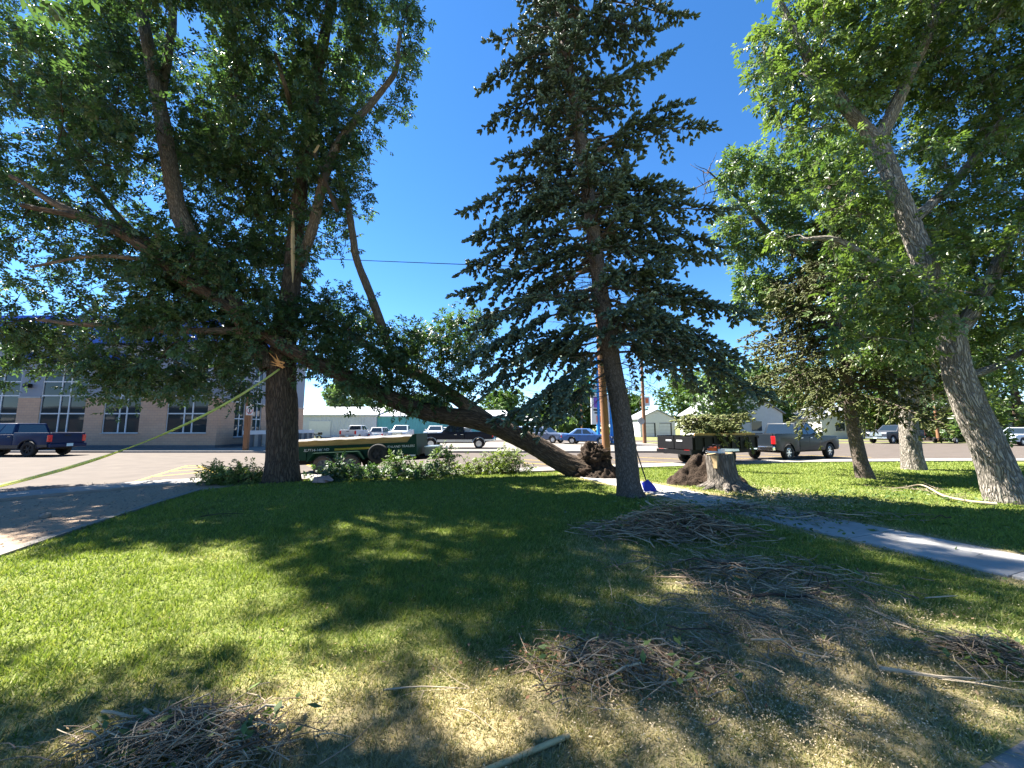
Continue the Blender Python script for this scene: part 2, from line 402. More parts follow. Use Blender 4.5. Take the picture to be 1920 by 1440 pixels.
# lawn
LAWN_FAR = ([-8.3, -6.6, .5, 6.3, 12.7, 20.5, 36], [10.6, 12.4, 14.5, 16.3, 18.3, 19.0, 19.6])
LAWN_LEFT = ([-5, 0, 4.9, 6.6, 8.8, 10.6, 12.6], [-5.9, -6.0, -6.55, -7.15, -7.85, -8.3, -6.5])
def far_edge(x): return np.interp(x, *LAWN_FAR)
def left_edge(y): return np.interp(y, *LAWN_LEFT)
def sstep(t): t = np.clip(t, 0, 1); return t * t * (3 - 2 * t)
def lawn_z(x, y):
    x = np.asarray(x, float); y = np.asarray(y, float); sh = x.shape
    P = np.stack([x.ravel() * .55, y.ravel() * .55, np.zeros(x.size)], 1)
    e = np.minimum(far_edge(x) - y, x - left_edge(y))
    return .018 + .075 * sstep(e / 1.2) + (.05 * (fbm(P, 3) - .5)).reshape(sh)
_gx, _gy = np.arange(-12, 38, .125), np.arange(-6, 24, .125); _G = lawn_z(*np.meshgrid(_gx, _gy))
def lz(x, y):
    i = min(max((x + 12) / .125, 0), len(_gx) - 2); j = min(max((y + 6) / .125, 0), len(_gy) - 2); a, b = int(i), int(j); u, v = i - a, j - b
    return float((_G[b, a] * (1 - u) + _G[b, a + 1] * u) * (1 - v) + (_G[b + 1, a] * (1 - u) + _G[b + 1, a + 1] * u) * v)
def dryness_and_lift(x, y):
    P = np.stack([x * .8, y * .8, np.zeros_like(x)], 1)
    g = lambda cx, cy, sx, sy, a: a * np.exp(-((x - cx) / sx) ** 2 - ((y - cy) / sy) ** 2)
    d = .02 + .62 * (fbm(P, 9, 4) - .38)
    d += g(1.6, 2.6, 2.0, 1.3, .62) + g(2.6, 4.0, 1.3, 1.2, .65) + g(-.2, 2.2, 1.2, .8, .40) + g(-2.0, 2.1, 1.6, .6, .55) + g(3.0, 6.3, 1.3, 1.0, .42) + g(-1.9, 3.6, 1.3, .6, .22) + g(1.2, 5.6, .8, .7, .3)  # dry patches; those nearest the viewer also raised to lighten turf in shade
    d += g(7.6, 8.5, 1.2, .8, .35) + g(5.9, 9.2, 1.0, 1.0, .6) + g(3.3, 9.2, .9, .7, .5) + g(5.6, 11.5, 1.6, .6, .25)
    ax_, ay_ = x - 2.15, y - 14.3; ac = np.abs(ax_ * .932 + ay_ * .362)   # worn strips along the path
    d += .75 * np.exp(-((ac - .68) / .20) ** 2) * (y > 3.2) * (.4 + 1.2 * fbm(P * 1.7, 31))
    return d - .10 * sstep((y - 5.5) / 3)
xs_n, ys_n = 200, 140
s_ = np.linspace(0, 1, xs_n); v_ = np.linspace(0, 1, ys_n) ** 1.3
S, Vv = np.meshgrid(s_, v_); S2 = S ** 1.5
X = -8.3 + S2 * 44.3; Y = -4 + Vv * (far_edge(X) + 4)
for _ in range(4): X = left_edge(Y) + S2 * (36 - left_edge(Y)); Y = -4 + Vv * (far_edge(X) + 4)
Z = lawn_z(X, Y)
idx = np.arange(xs_n * ys_n).reshape(ys_n, xs_n)
F = np.stack([idx[:-1, :-1], idx[:-1, 1:], idx[1:, 1:], idx[1:, :-1]], -1).reshape(-1, 4)
lawn = np_mesh('lawn', np.stack([X, Y, Z], -1).reshape(-1, 3), F, M['lawn'], smooth=True, attrs={'dry': dryness_and_lift(X.ravel(), Y.ravel())})
tag(lawn, kind='structure')
ed = band('lawn_edging', [(-6.05, -4), (-6.06, 0), (-6.6, 4.9), (-7.2, 6.6), (-7.9, 8.8), (-8.35, 10.5)], .14, -.02, .055, M['stone']); tag(ed, kind='structure')

# concrete path: slabs
SWA, SWB = Vector((2.15, 14.3, 0)), Vector((7.55, 0.4, 0)); SWD = (SWB - SWA).normalized(); SWN = Vector((-SWD.y, SWD.x, 0)); SWW = .60
SWL = (SWB - SWA).length
def path_d(x, y):   # signed distance across the path, along
    rx, ry = x - SWA.x, y - SWA.y
    return rx * SWN.x + ry * SWN.y, rx * SWD.x + ry * SWD.y
path = bpy.data.objects.new('path', None); COL.objects.link(path); tag(path, kind='structure')
nsl = 10; sl = SWL / nsl; me_slab = None
for i in range(1, nsl):
    c = SWA + SWD * sl * (i + .5)
    if me_slab is None:
        m = MB().box((0, 0, 0), (sl - .022, 2 * SWW, .14)); o = m.build('slab', M['path_concrete_lifted'], path, bevel=.012); me_slab = o.data
    else: o = bpy.data.objects.new('slab', me_slab); link(o, path)
    o.location = (c.x, c.y, .045 + random.uniform(-.006, .006)); o.rotation_euler = (random.uniform(-.006, .006), random.uniform(-.006, .006), math.atan2(SWD.y, SWD.x))
# corner of another slab near the camera
cs = MB(); a0 = gp(1826, 1440, .1); a1 = gp(1920, 1384, .1); d = a1 - a0; n = np.array((d[1], -d[0], 0)); n /= np.linalg.norm(n); d /= np.linalg.norm(d)
q = [a0 - d * 1.5, a1 + d * .9, a1 + d * .9 + n * 1.4, a0 - d * 1.5 + n * 1.4]
cs.hexa([(p[0], p[1], -.03) for p in q] + [(p[0], p[1], .10) for p in q]); o = cs.build('near_path_slab', M['concrete'], bevel=.012); tag(o, kind='structure'); NEARSLAB = (a0, d, n)

# ------------------------------------------------------------------ brick and metal building across the street
def wall_with_windows(parent, O, D, L, wins, z_brick=3.95, z_top=8.2, tall=7.4):
    """O origin, D unit direction along the wall, wall normal = D x up pointing out of the building"""
    O = Vector(O); D = Vector(D); N = Vector((D.y, -D.x, 0))
    def seg(mb, s0, s1, z0, z1, t0, t1):
        P = [O + D * a + N * b + Vector((0, 0, z)) for z in (z0, z1) for a, b in ((s0, t0), (s1, t0), (s1, t1), (s0, t1))]; mb.hexa(P)
    br, me_, st, ba = MB(), MB(), MB(), MB(); edges = [0] + [e for w_ in wins for e in w_[:2]] + [L]
    for i in range(0, len(edges), 2):
        if edges[i + 1] - edges[i] < .05: continue
        seg(br, edges[i], edges[i + 1], .32, z_brick, -.35, 0); st = MB(); seg(st, edges[i] + .01, edges[i + 1] - .01, z_brick, z_brick + .12, -.35, .05); st.build('stone_cap', M['stone_trim'], parent)
        seg(me_, edges[i], edges[i + 1], z_brick + .12, z_top, -.35, -.03)
        z = z_brick + .8
    for s0, s1, z0, z1 in wins:
        seg(br, s0, s1, .32, z0 - .08, -.35, -.003); st = MB(); seg(st, s0 - .04, s1 + .04, z0 - .08, z0, -.3, .06); st.build('window_sill', M['stone_trim'], parent); seg(me_, s0, s1, z1, z_top, -.35, -.033)
    seg(ba, 0, L, 0, .32, -.35, .03)
    br.build('brick_wall', M['brick'], parent); me_.build('metal_cladding', M['grey_metal'], parent); ba.build('plinth', M['dark_base'], parent)
    for s0, s1, z0, z1 in wins:
        f = MB(); nc = 3 if s1 - s0 > 1.6 else 2; rows = [z0, z0 + 1.5, z0 + 2.9, z0 + 4.0, z0 + 4.9, z1]
        rows = [r for r in rows if r < z1 - .3] + [z1]
        wd = s1 - s0; cols = [s0, s0 + wd * .42, s0 + wd * .62, s1] if nc == 3 else [s0, s0 + wd * .5, s1]
        for c_ in cols: seg(f, max(s0, c_ - .045), min(s1, c_ + .045), z0, z1, -.16, -.05)
        for r in rows: seg(f, s0, s1, max(z0, r - .045), min(z1, r + .045), -.158, -.048)
        fr = f.build('window_frame', M['white_metal'], parent)
        for i in range(len(cols) - 1):
            for j in range(len(rows) - 1):
                pnl = MB(); seg(pnl, cols[i] + .03, cols[i + 1] - .03, rows[j] + .03, rows[j + 1] - .03, -.125, -.105); pnl.build('pane', M['window_glass'], fr)
    return seg
XC = -22.9
bld = thing('school_building', 'brick building with tall white framed windows, grey cladding and blue roof band', 'building')
FL = 40.0
def fx(px): return at(px, 780, 30.0)[0] + (FL - XC) - 0   # along-wall coordinate from x = XC - FL
def fs(px): return at(px, 780, 30.0)[0] - (XC - FL)
wins = []
s0 = fs(30) - 15.6
for s in (s0, s0 + 5.2, s0 + 10.4): pass
wins += [(fs(30) - 8.9, fs(30) - 5.2, 1.25, 7.4), (fs(30) - 3.7, fs(30), 1.25, 7.4), (fs(72), fs(158), 1.25, 7.4), (fs(193), fs(262), 1.25, 7.4), (fs(312), fs(389), 1.25, 7.4)]
wall_with_windows(bld, (XC - FL, 30, 0), (1, 0, 0), FL, wins)
wall_with_windows(bld, (XC, 30.36, 0), (0, 1, 0), 12, [(1.5, 2.7, .9, 7.4), (3.7, 4.9, .9, 7.4), (5.9, 7.1, .9, 7.4), (8.1, 9.3, .9, 7.4)], 3.7)
b = MB(); b.bb(XC - FL, XC + .5, 29.4, 42.8, 8.22, 9.9); b.bb(XC - FL + 1, XC - .6, 30, 42, 9.92, 10.6); b.build('blue_roof_band', M['blue_metal'], bld)
b = MB(); b.hexa([(-38.2, 28.9, 6.9), (-30.5, 28.9, 6.9), (-30.5, 29.95, 6.9), (-38.2, 29.95, 6.9), (-38.2, 28.9, 7.1), (-30.5, 28.9, 7.1), (-30.5, 29.95, 7.5), (-38.2, 29.95, 7.5)]); b.build('awning', M['blue_metal'], bld)
b = MB(); b.bb(XC - FL + .4, XC - .4, 30.4, 41.9, .1, 8.1); b.build('interior_core', M['dark_base'], bld)
b = MB(); b.bb(-35.25, -34.95, 29.72, 29.96, 4.9, 5.2); lamp_p = at(50, 723, 29.8); b = MB(); b.bb(lamp_p[0] - .2, lamp_p[0] + .2, 29.7, 29.99, lamp_p[2] - .15, lamp_p[2] + .15); b.build('wall_lamp', M['black_plastic'], bld)
rp = thing('loading_ramp', 'white railed loading ramp beside the brick building', 'ramp', (XC + 1.9, 30.4, .11))
m = MB(); m.bb(-.12, .12, 0, 10.5, 1.0, 1.32); m.build('rail_beam', M['white_metal'], rp)
m = MB(); m.bb(-.05, .05, 0, 10.5, 0, 1.0); m.build('ramp_side', M['dark_base'], rp)
for i in range(11): m = MB(); m.bb(.05, .13, i * 1.0 + .05, i * 1.0 + .5, .0, 1.0); m.build('ramp_panel', M['kerb'], rp)

# timber sign post
p = gp(422, 848, .11); sp = thing('sign_post', 'square timber post with small white pictogram sign before the brick building', 'sign post', (p[0], 26.7, .11))
m = MB(); m.box((0, 0, 1.95), (.27, .27, 3.9)); m.build('post', M['wood_pole'], sp, bevel=.015)
m = MB(); m.box((.19, -.155, 2.72), (.50, .02, .62)); s1 = m.build('sign_panel', M['sign_white'], sp, bevel=.004)
m = MB(); m.lathe([(.17, 0), (.205, 0), (.205, -.006), (.17, -.006)], (.19, -.167, 2.72), 'y', 20, True); m.build('ring', M['print_red'], s1)
m = MB(); m.box((.19, -.168, 2.80), (.09, .006, .09)); m.box((.19, -.168, 2.67), (.07, .006, .16)); m.box((.14, -.168, 2.55), (.04, .006, .13)); m.box((.24, -.168, 2.55), (.04, .006, .13)); m.build('pictogram', M['print_black'], s1)
m = MB(); m.box((.20, -.155, 3.28), (.20, .02, .44)); m.build('upper_panel', M['sign_white'], sp, bevel=.004)

# ------------------------------------------------------------------ far sheds, garage, houses
def ribbed(mb, x0, x1, y, z0, z1, pitch=.45, out=.05):
    n = int((x1 - x0) / pitch)
    for i in range(n):
        a = x0 + (x1 - x0) * i / n; w_ = (x1 - x0) / n
        mb.add([(a, y, z0), (a + w_ * .7, y, z0), (a + w_ * .78, y - out, z0), (a + w_ * .92, y - out, z0), (a + w_, y, z0), (a, y, z1), (a + w_ * .7, y, z1), (a + w_ * .78, y - out, z1), (a + w_ * .92, y - out, z1), (a + w_, y, z1)],
               [(0, 1, 6, 5), (1, 2, 7, 6), (2, 3, 8, 7), (3, 4, 9, 8)])
def shed(name, label, x0, x1, y0, y1, ze, zr, mat, roofm, doors=()):
    t = thing(name, label, 'shed')
    m = MB(); ribbed(m, x0, x1, y0, 0, ze); m.bb(x0 + .02, x1 - .02, y0 + .02, y1, 0, ze - .02); m.build('wall', mat, t)
    m = MB(); ym_ = (y0 + y1) / 2
    m.add([(x0 - .2, y0 - .35, ze - .03), (x1 + .2, y0 - .35, ze - .03), (x1 + .2, ym_, zr), (x0 - .2, ym_, zr), (x0 - .2, y1 + .3, ze - .03), (x1 + .2, y1 + .3, ze - .03), (x0 - .2, y0 - .35, ze + .14), (x1 + .2, y0 - .35, ze + .14), (x1 + .2, ym_, zr + .17), (x0 - .2, ym_, zr + .17), (x0 - .2, y1 + .3, ze + .14), (x1 + .2, y1 + .3, ze + .14)],
          [(6, 7, 8, 9), (9, 8, 11, 10), (0, 1, 7, 6), (1, 2, 8, 7), (2, 5, 11, 8), (0, 6, 9, 3), (3, 9, 10, 4), (4, 10, 11, 5), (0, 3, 2, 1), (3, 4, 5, 2)])
    m.build('roof', roofm, t)
    for a, c_ in doors:
        d_ = MB(); d_.bb(a, c_, y0 - .10, y0 - .06, .05, 2.7); d_.build('door', M['white_paint'], t)
    return t
shed('metal_shed', 'long white ribbed metal shed behind the parked white pickups', -46, at(706, 790, 63)[0], 63, 78, 3.6, 5.2, M['rib_white'], M['white_metal'], [(-33, -29.5)])
shed('metal_shed', 'teal ribbed metal shed joined to the white shed', at(706, 790, 63)[0] + .05, at(948, 790, 63)[0], 63.2, 77, 3.4, 4.6, M['teal_metal'], M['white_metal'])
shed('small_shed', 'small bright teal shed far behind the parked cars', at(985, 800, 85)[0], at(1012, 800, 85)[0], 85, 90, 3.0, 4.0, M['teal_metal'], M['white_metal'])
def gable_house(name, label, cat, x0, x1, y0, y1, ze, zr, wallm, roofm, doors=(), windows=(), rz=0):
    t = thing(name, label, cat); xm = (x0 + x1) / 2
    m = MB(); m.prism([(x0, -.05), (x1, -.05), (x1, ze), (xm, zr), (x0, ze)], lambda u, v, s: (u, s, v), y0, y1); m.build('wall', wallm, t)
    r = MB()
    for s in (-1, 1):
        xe = x0 - .3 if s < 0 else x1 + .3; sl_ = (zr - ze) / (xm - x0); zz = ze - .3 * sl_
        r.hexa([(xm, y0 - .3, zr + .03), (xe, y0 - .3, zz + .03), (xe, y1 + .3, zz + .03), (xm, y1 + .3, zr + .03), (xm, y0 - .3, zr + .18), (xe, y0 - .3, zz + .18), (xe, y1 + .3, zz + .18), (xm, y1 + .3, zr + .18)])
    r.build('roof', roofm, t)
    for a, c_, z1 in doors:
        d_ = MB(); d_.bb(a, c_, y0 - .05, y0 - .01, .0, z1); dd = d_.build('door', M['white_metal'], t)
        for kz in range(1, 4): l_ = MB(); l_.bb(a, c_, y0 - .06, y0 - .052, z1 * kz / 4 - .012, z1 * kz / 4 + .012); l_.build('panel_seam', M['roof_grey'], dd)
        d_ = MB(); d_.bb(c_ + .02, c_ + .22, y0 - .08, y0 - .01, 0, z1 + .1); d_.bb(a - .06, c_ + .02, y0 - .08, y0 - .01, z1 + .02, z1 + .1); d_.build('door_frame', M['black_plastic'], t)
    for a, c_, z0, z1 in windows:
        d_ = MB(); d_.bb(a - .08, c_ + .08, y0 - .05, y0 - .01, z0 - .08, z1 + .08); wf = d_.build('window', M['white_paint'], t)
        d_ = MB(); d_.bb(a, c_, y0 - .07, y0 - .055, z0, z1); d_.build('pane', M['window_glass'], wf)
    return t
gx0, gx1 = at(1200, 800, 70)[0], at(1266, 800, 70)[0]; gw = gx1 - gx0
gable_house('garage', 'white double garage with two overhead doors and grey gable roof', 'garage', gx0, gx1, 70, 79, 3.2, 4.75, M['white_paint'], M['roof_grey'], [(gx0 + gw * .10, gx0 + gw * .40, 2.35), (gx0 + gw * .56, gx0 + gw * .86, 2.35)])
hx = at(1335, 780, 52)[0]
gable_house('house', 'white gabled house half hidden behind the loaded black trailer', 'house', hx, hx + 9.5, 52, 62, 3.6, 6.6, M['house_wall'], M['roof_grey'], (), [(hx + 1.4, hx + 2.6, 1.2, 2.5), (hx + 5.2, hx + 6.6, 1.2, 2.5)])
hx = at(1540, 790, 58)[0]
gable_house('house', 'pale house beyond the street between the spruce and the furrowed trunk', 'house', hx, hx + 13, 58, 68, 3.0, 5.2, M['house_wall'], M['roof_grey'], (), [(hx + 2, hx + 3.4, 1.1, 2.3), (hx + 7, hx + 8.5, 1.1, 2.3)])
hx = at(1815, 790, 50)[0]
gable_house('house', 'tan house behind shrubs at the far right beyond the leaning trunk', 'house', hx, hx + 12, 50, 60, 3.0, 5.0, M['stone_trim'], M['roof_grey'], (), [(hx + 1.2, hx + 2.6, 1.1, 2.3)])
hx = at(1035, 800, 88)[0]
gable_house('house', 'small white house among far trees behind the blue sedan', 'house', hx, hx + 7, 88, 96, 2.8, 4.4, M['house_wall'], M['roof_grey'], (), [(hx + 1.2, hx + 2.2, 1, 2.1)])
# the stone-faced storefront row behind the viewer, seen mirrored in the panes across the street
sf = thing('storefront', 'long brown stone storefront with a white sign board, behind the viewer', 'building', (-95, -34, 0))
m = MB(); m.bb(-70, 60, -8, 0, 0, 6.2); m.build('wall', mottled('storefront_stone', (.11, .085, .07), .5, .9, .9), sf)
m = MB(); m.bb(-72, 62, -8.4, .8, 6.21, 6.6); m.build('roof', M['roof_grey'], sf)
for i_ in range(16): m = MB(); m.bb(-66 + i_ * 8, -61 + i_ * 8, .003, .06, .6, 3.0); m.build('shop_window', M['glass'], sf)
for i_ in range(5): m = MB(); m.bb(-58 + i_ * 24, -50 + i_ * 24, .003, .12, 3.5, 5.0); m.build('sign_board', M['sign_white'], sf)
sheet('far_verge', [(13.8, 42.2), (13.8, 41.0), (34, 41.0), (120, 44), (120, 47), (34, 44), (14, 44)], .006, M['far_grass'])

# ------------------------------------------------------------------ poles, wire, billboard
def pole(label, x, y, z0, h, r, lean=(0, 0)):
    t = thing('utility_pole', label, 'utility pole', (x, y, z0))
    m = MB(); m.tube([(lean[0] * k_ / 8, lean[1] * k_ / 8, h * k_ / 8) for k_ in range(9)], [r * (1.12 - .3 * k_ / 8) for k_ in range(9)], 14); m.build('shaft', M['wood_pole'], t, smooth=40)
    return t
q = gp(1139, 878)
up = pole('near brown wooden utility pole standing just behind the leaning blue spruce', q[0], q[1], .05, 8.9, .155, (-.28, 0))
m = MB(); m.box((-.28, 0, 8.5), (1.7, .1, .12)); m.build('cross_arm', M['wood_pole'], up)
q = gp(1209, 833); up2 = pole('thin wooden pole in front of the white double garage', q[0], q[1], .0, 8.6, .17)
m = MB(); m.box((.32, -.1, 4.3), (.62, .04, .95)); s1 = m.build('banner', M['sign_white'], up2); m = MB(); m.box((.34, -.125, 4.35), (.30, .006, .5)); m.build('banner_print', M['print_orange'], s1)
m = MB(); m.lathe([(.36, 0), (.36, .02), (0.001, .02)], (-.32, -.2, 2.3), 'y', 8); m.build('stop_sign_back', M['stone_trim'], up2)
pole('distant thin wooden pole left of the billboard posts', at(1091, 800, 62)[0], 62, 0, 7.4, .13)
pole('short orange brown pole between the two thick right trunks', at(1757, 800, 44)[0], 44, 0, 6.5, .15)
wr = MB(); A = at(560, 482, 26); B = at(1100, 522, 15.9); N_ = 24
B = np.array((up.location.x - .28, up.location.y, 8.62)); A = at(640, 484, 24.5); D_ = B - A
P = [A + D_ * t + np.array((0, 0, -.10 * (1 - (2 * ((t + 1.6) / 2.6) - 1) ** 2))) for t in np.linspace(-1.6, 1, 50)]
wr.tube(P, .022, 5); o = wr.build('power_line', M['wire'])
tag(o, 'thin black overhead cable crossing the blue sky left of the spruce', 'cable')
# billboard
bp = at(1122, 800, 36); t = thing('billboard', 'tall white advertising board on two bright blue posts', 'billboard', (bp[0], 36, .0))
dx = at(1147, 800, 36)[0] - bp[0]
for x_ in (0.0, dx):
    m = MB(); m.tube([(x_, 0, 0), (x_, 0, 8.4)], .16, 14); m.build('post', M['sign_blue'], t, smooth=40)
    m = MB(); m.lathe([(.45, 0), (.45, .25), (.001, .25)], (x_, 0, .0), 'z', 16); m.build('footing', M['concrete'], t)
pb = MB(); c0 = Vector((-.72, -.55, 0)); c1 = Vector((dx + .1, .9, 0)); dv = (c1 - c0).normalized(); nv = Vector((dv.y, -dv.x, 0)) * .09
def bq(mb, s0, s1, z0, z1, off=0.0, th=.09):
    n2 = Vector((dv.y, -dv.x, 0)); L_ = (c1 - c0).length
    P = [c0 + dv * L_ * a + n2 * b_ + Vector((0, 0, z)) for z in (z0, z1) for a, b_ in ((s0, off), (s1, off), (s1, off - th), (s0, off - th))]; mb.hexa(P)
bq(pb, 0, 1, 1.95, 4.85); panel = pb.build('panel', M['sign_white'], t)
for (a, b_, z0, z1, mt) in ((.12, .8, 3.5, 4.5, 'print_purple'), (.1, .7, 3.2, 3.38, 'print_black'), (.15, .6, 2.95, 3.08, 'print_black'), (.25, .7, 2.15, 2.75, 'print_orange'), (.8, .92, 2.1, 2.3, 'print_black')):
    m = MB(); bq(m, a, b_, z0, z1, .012, .01); m.build('print', M[mt], panel)
m = MB(); bq(m, -.05, 1.05, 4.95, 5.9); cyb = m.build('header_panel', M['sign_cyan'], t)
m = MB(); bq(m, .05, .6, 5.2, 5.7, .012, .01); m.build('print', M['sign_white'], cyb)
# ------------------------------------------------------------------ vehicles (x forward, y left, z up)
def arc(cx, cz, r, a0, a1, n=10): return [(cx + r * math.cos(a0 + (a1 - a0) * i / n), cz + r * math.sin(a0 + (a1 - a0) * i / n)) for i in range(n + 1)]
WH = {}
def wheel(parent, x, y, R, tyre='rubber', rim='alloy', side=1, wd=.25, spokes=6):
    key = (R, tyre, rim, side, wd)
    if key not in WH:
        h = wd / 2; m = MB(); m.lathe([(R * .60, -h * .8), (R * .66, -h), (R * .90, -h), (R * .985, -h * .75), (R, -h * .3), (R, h * .3), (R * .985, h * .75), (R * .90, h), (R * .66, h), (R * .60, h * .8)], (0, 0, 0), 'y', 28, True)
        w_ = m.build('wheel', M[tyre], parent, smooth=45)
        m = MB(); s = side; m.lathe([(R * .62, s * h * .2), (R * .62, s * h * .78), (R * .56, s * h * .82), (R * .53, s * h * .3), (.001, s * h * .25)], (0, 0, 0), 'y', 24)
        m.lathe([(R * .16, s * h * .2), (R * .16, s * h * .75), (.001, s * h * .8)], (0, 0, 0), 'y', 12)
        for k_ in range(spokes):
            a = 2 * math.pi * k_ / spokes; Rm = Matrix.Rotation(a, 3, 'Y'); m.box(Rm @ Vector((R * .35, s * h * .6, 0)), (R * .46, h * .25, R * .13), Rm)
        r_ = m.build('rim', M[rim], w_, smooth=30); WH[key] = (w_.data, r_.data)
    else:
        w_ = link(bpy.data.objects.new('wheel', WH[key][0]), parent); link(bpy.data.objects.new('rim', WH[key][1]), w_)
    w_.location = (x, y, R); return w_
def patch(mb, c, u0, u1, v0, v1, off, th=.012):
    c00, c10, c11, c01 = map(Vector, c); n = (c10 - c00).cross(c01 - c00).normalized()
    f = lambda u, v: (c00 * (1 - u) + c10 * u) * (1 - v) + (c01 * (1 - u) + c11 * u) * v
    q = [f(u0, v0), f(u1, v0), f(u1, v1), f(u0, v1)]
    if off < 0: n = -n; off = -off
    mb.hexa([p + n * (off - th) for p in q] + [p + n * off for p in q])
def car(root, sp):
    pm = M[sp['paint']]; hw = sp['hw']; R = sp['R']; xf, xr = sp['axf'], sp['axr']; F_, B_ = sp['front'], sp['rear']; sill = sp['sill']; ar = R * 1.22
    def archpts(cx):
        a = math.asin(max(-1, min(1, (sill - R) / ar))); return arc(cx, R, ar, math.pi - a, a)
    belt = sp['belt']; hood = sp['hood']; gx0, gx1, tx0, tx1, zt, hb, ht = sp['gh']
    bed = sp.get('bed')
    if bed:
        poly = [(gx0 - .03, sill)] + archpts(xf) + [(F_ - .12, sill + .02), (F_, sill + .12), (F_ + .02, hood - .25), (F_ - .06, hood - .04), (F_ - .25, hood), (gx1 + .05, belt - .02), (gx0 - .03, belt)]
    else:
        tz = sp['trunk']
        poly = [(B_ + .08, sill + .05)] + archpts(xr) + archpts(xf) + [(F_ - .12, sill + .02), (F_, sill + .14), (F_ - .01, hood - .22), (F_ - .10, hood - .07), (F_ - .35, hood), (gx1 + .05, belt), (gx0 - .05, belt), (B_ + .12, tz), (B_, tz - .12), (B_ - .02, sill + .25)]
    m = MB(); m.prism(poly, lambda u, v, t: (u, t, v), -hw, hw); m.build('body', pm, root, bevel=.05, smooth=35)
    # greenhouse
    zb = belt - .03
    G = [(gx0, -hb, zb), (gx1, -hb, zb), (gx1, hb, zb), (gx0, hb, zb), (tx0, -ht, zt), (tx1, -ht, zt), (tx1, ht, zt), (tx0, ht, zt)]
    m = MB(); m.hexa(G); cab = m.build('cab', pm, root, bevel=.06, smooth=50)
    V = [Vector(p) for p in G]
    def win(name, c, u0, u1, v0, v1, off=.006):
        g = MB(); patch(g, c, u0, u1, v0, v1, off); g.build(name, M['glass'], root, bevel=.004)
    win('windscreen', (V[1], V[2], V[6], V[5]), .07, .93, .10, .92)
    win('rear_window', (V[3], V[0], V[4], V[7]), .09, .91, .14, .90)
    for s in (1, -1):
        c = (V[0], V[1], V[5], V[4]) if s < 0 else (V[2], V[3], V[7], V[6])
        for (u0, u1) in sp['side_windows']:
            a, b = (u0, u1) if s < 0 else (1 - u1, 1 - u0); win('side_window', c, a, b, .12, .90)
        for xd in sp['doors']:
            l_ = MB(); l_.box((xd, s * (hw + .001), (belt + sill) / 2 + .05), (.012, .006, belt - sill - .18)); l_.build('door_seam', M['black_plastic'], root)
            h_ = MB(); h_.box((xd + .14, s * (hw + .02), belt - .14), (.18, .03, .035)); h_.build('door_handle', M['chrome' if sp.get('chrome') else 'black_plastic'], root, bevel=.01)
        mi = MB(); mi.box((gx1 - .28, s * (hw + .10), belt + .10), (.11, .20, .17)); mi.build('mirror', M[sp.get('mirror', sp['paint'])], root, bevel=.03)
        hl = MB(); hl.hexa([(F_ - .22, s * (hw - .005), hood - .20), (F_ + .025, s * (hw - .06), hood - .20), (F_ + .025, s * (hw - .42), hood - .20), (F_ - .2, s * (hw - .42), hood - .20), (F_ - .22, s * (hw + .008), hood - .07), (F_ - .01, s * (hw - .06), hood - .07), (F_ - .01, s * (hw - .42), hood - .07), (F_ - .2, s * (hw - .42), hood - .07)]); hl.build('headlight', M['lamp_glass'], root, bevel=.012)
        tz = (1.27 if bed else sp['trunk'] - .06); tl = MB(); tl.box((B_ + .015, s * (hw - .09), tz - .22), (.09, .20, .40 if bed else .2)); tl.build('taillight', M['red_lens'], root, bevel=.02)
        wheel(root, xf, s * (hw - .13), R, sp.get('tyre', 'rubber'), sp.get('rim', 'alloy'), s); wheel(root, xr, s * (hw - .13), R, sp.get('tyre', 'rubber'), sp.get('rim', 'alloy'), s)
        if sp.get('arch'):
            for cx in (xf, xr):
                am = MB(); pts = [(p[0], s * (hw + .004), p[1]) for p in arc(cx, R, ar + .02, .12, math.pi - .12, 12)]; am.tube(pts, .035, 6); am.build('arch_trim', M[sp['arch']], root, smooth=50)
        if sp.get('rocker'):
            rm = MB(); rm.box(((xf + xr) / 2, s * (hw + .004), sill + .11), (xf - xr - 2 * ar - .06, .012, .18)); rm.build('rocker_panel', M[sp['rocker']], root)
            if bed: rm = MB(); rm.box((B_ + .32, s * (hw + .004), sill + .16), (.6, .012, .14)); rm.build('rocker_panel', M[sp['rocker']], root)
    gm = MB(); gm.box((F_ + .02, 0, hood - .27), (.05, 2 * (hw - .43), .36)); gr = gm.build('grille', M[sp.get('grille', 'black_plastic')], root, bevel=.015)
    for kz in range(4): g = MB(); g.box((F_ + .048, 0, hood - .40 + kz * .085), (.012, 2 * (hw - .47), .03)); g.build('grille_bar', M['chrome' if sp.get('chrome') else 'black_plastic'], gr)
    bm_ = M['chrome'] if sp.get('chrome') else pm
    m = MB(); m.box((F_ + .02, 0, sill + .13), (.20, 2 * hw - .06, .22)); m.build('front_bumper', bm_, root, bevel=.05)
    m = MB(); m.box((B_ - .06, 0, sill + .17), (.22, 2 * hw - .06, .22)); rb = m.build('rear_bumper', bm_, root, bevel=.04)
    m = MB(); m.box((B_ - (.19 if bed else .05), .0, sill + (.20 if bed else .45)), (.02, .34, .17)); m.build('licence_plate', M['plate'], root)
    m = MB(); m.box((F_ + .13, 0, sill + .14), (.015, .32, .14)); m.build('front_plate', M['plate'], root)
    m = MB(); m.box(((xf + xr) / 2, 0, sill + .02), (xf - xr + .9, 2 * hw - .55, .18)); m.build('underbody', M['black_plastic'], root)
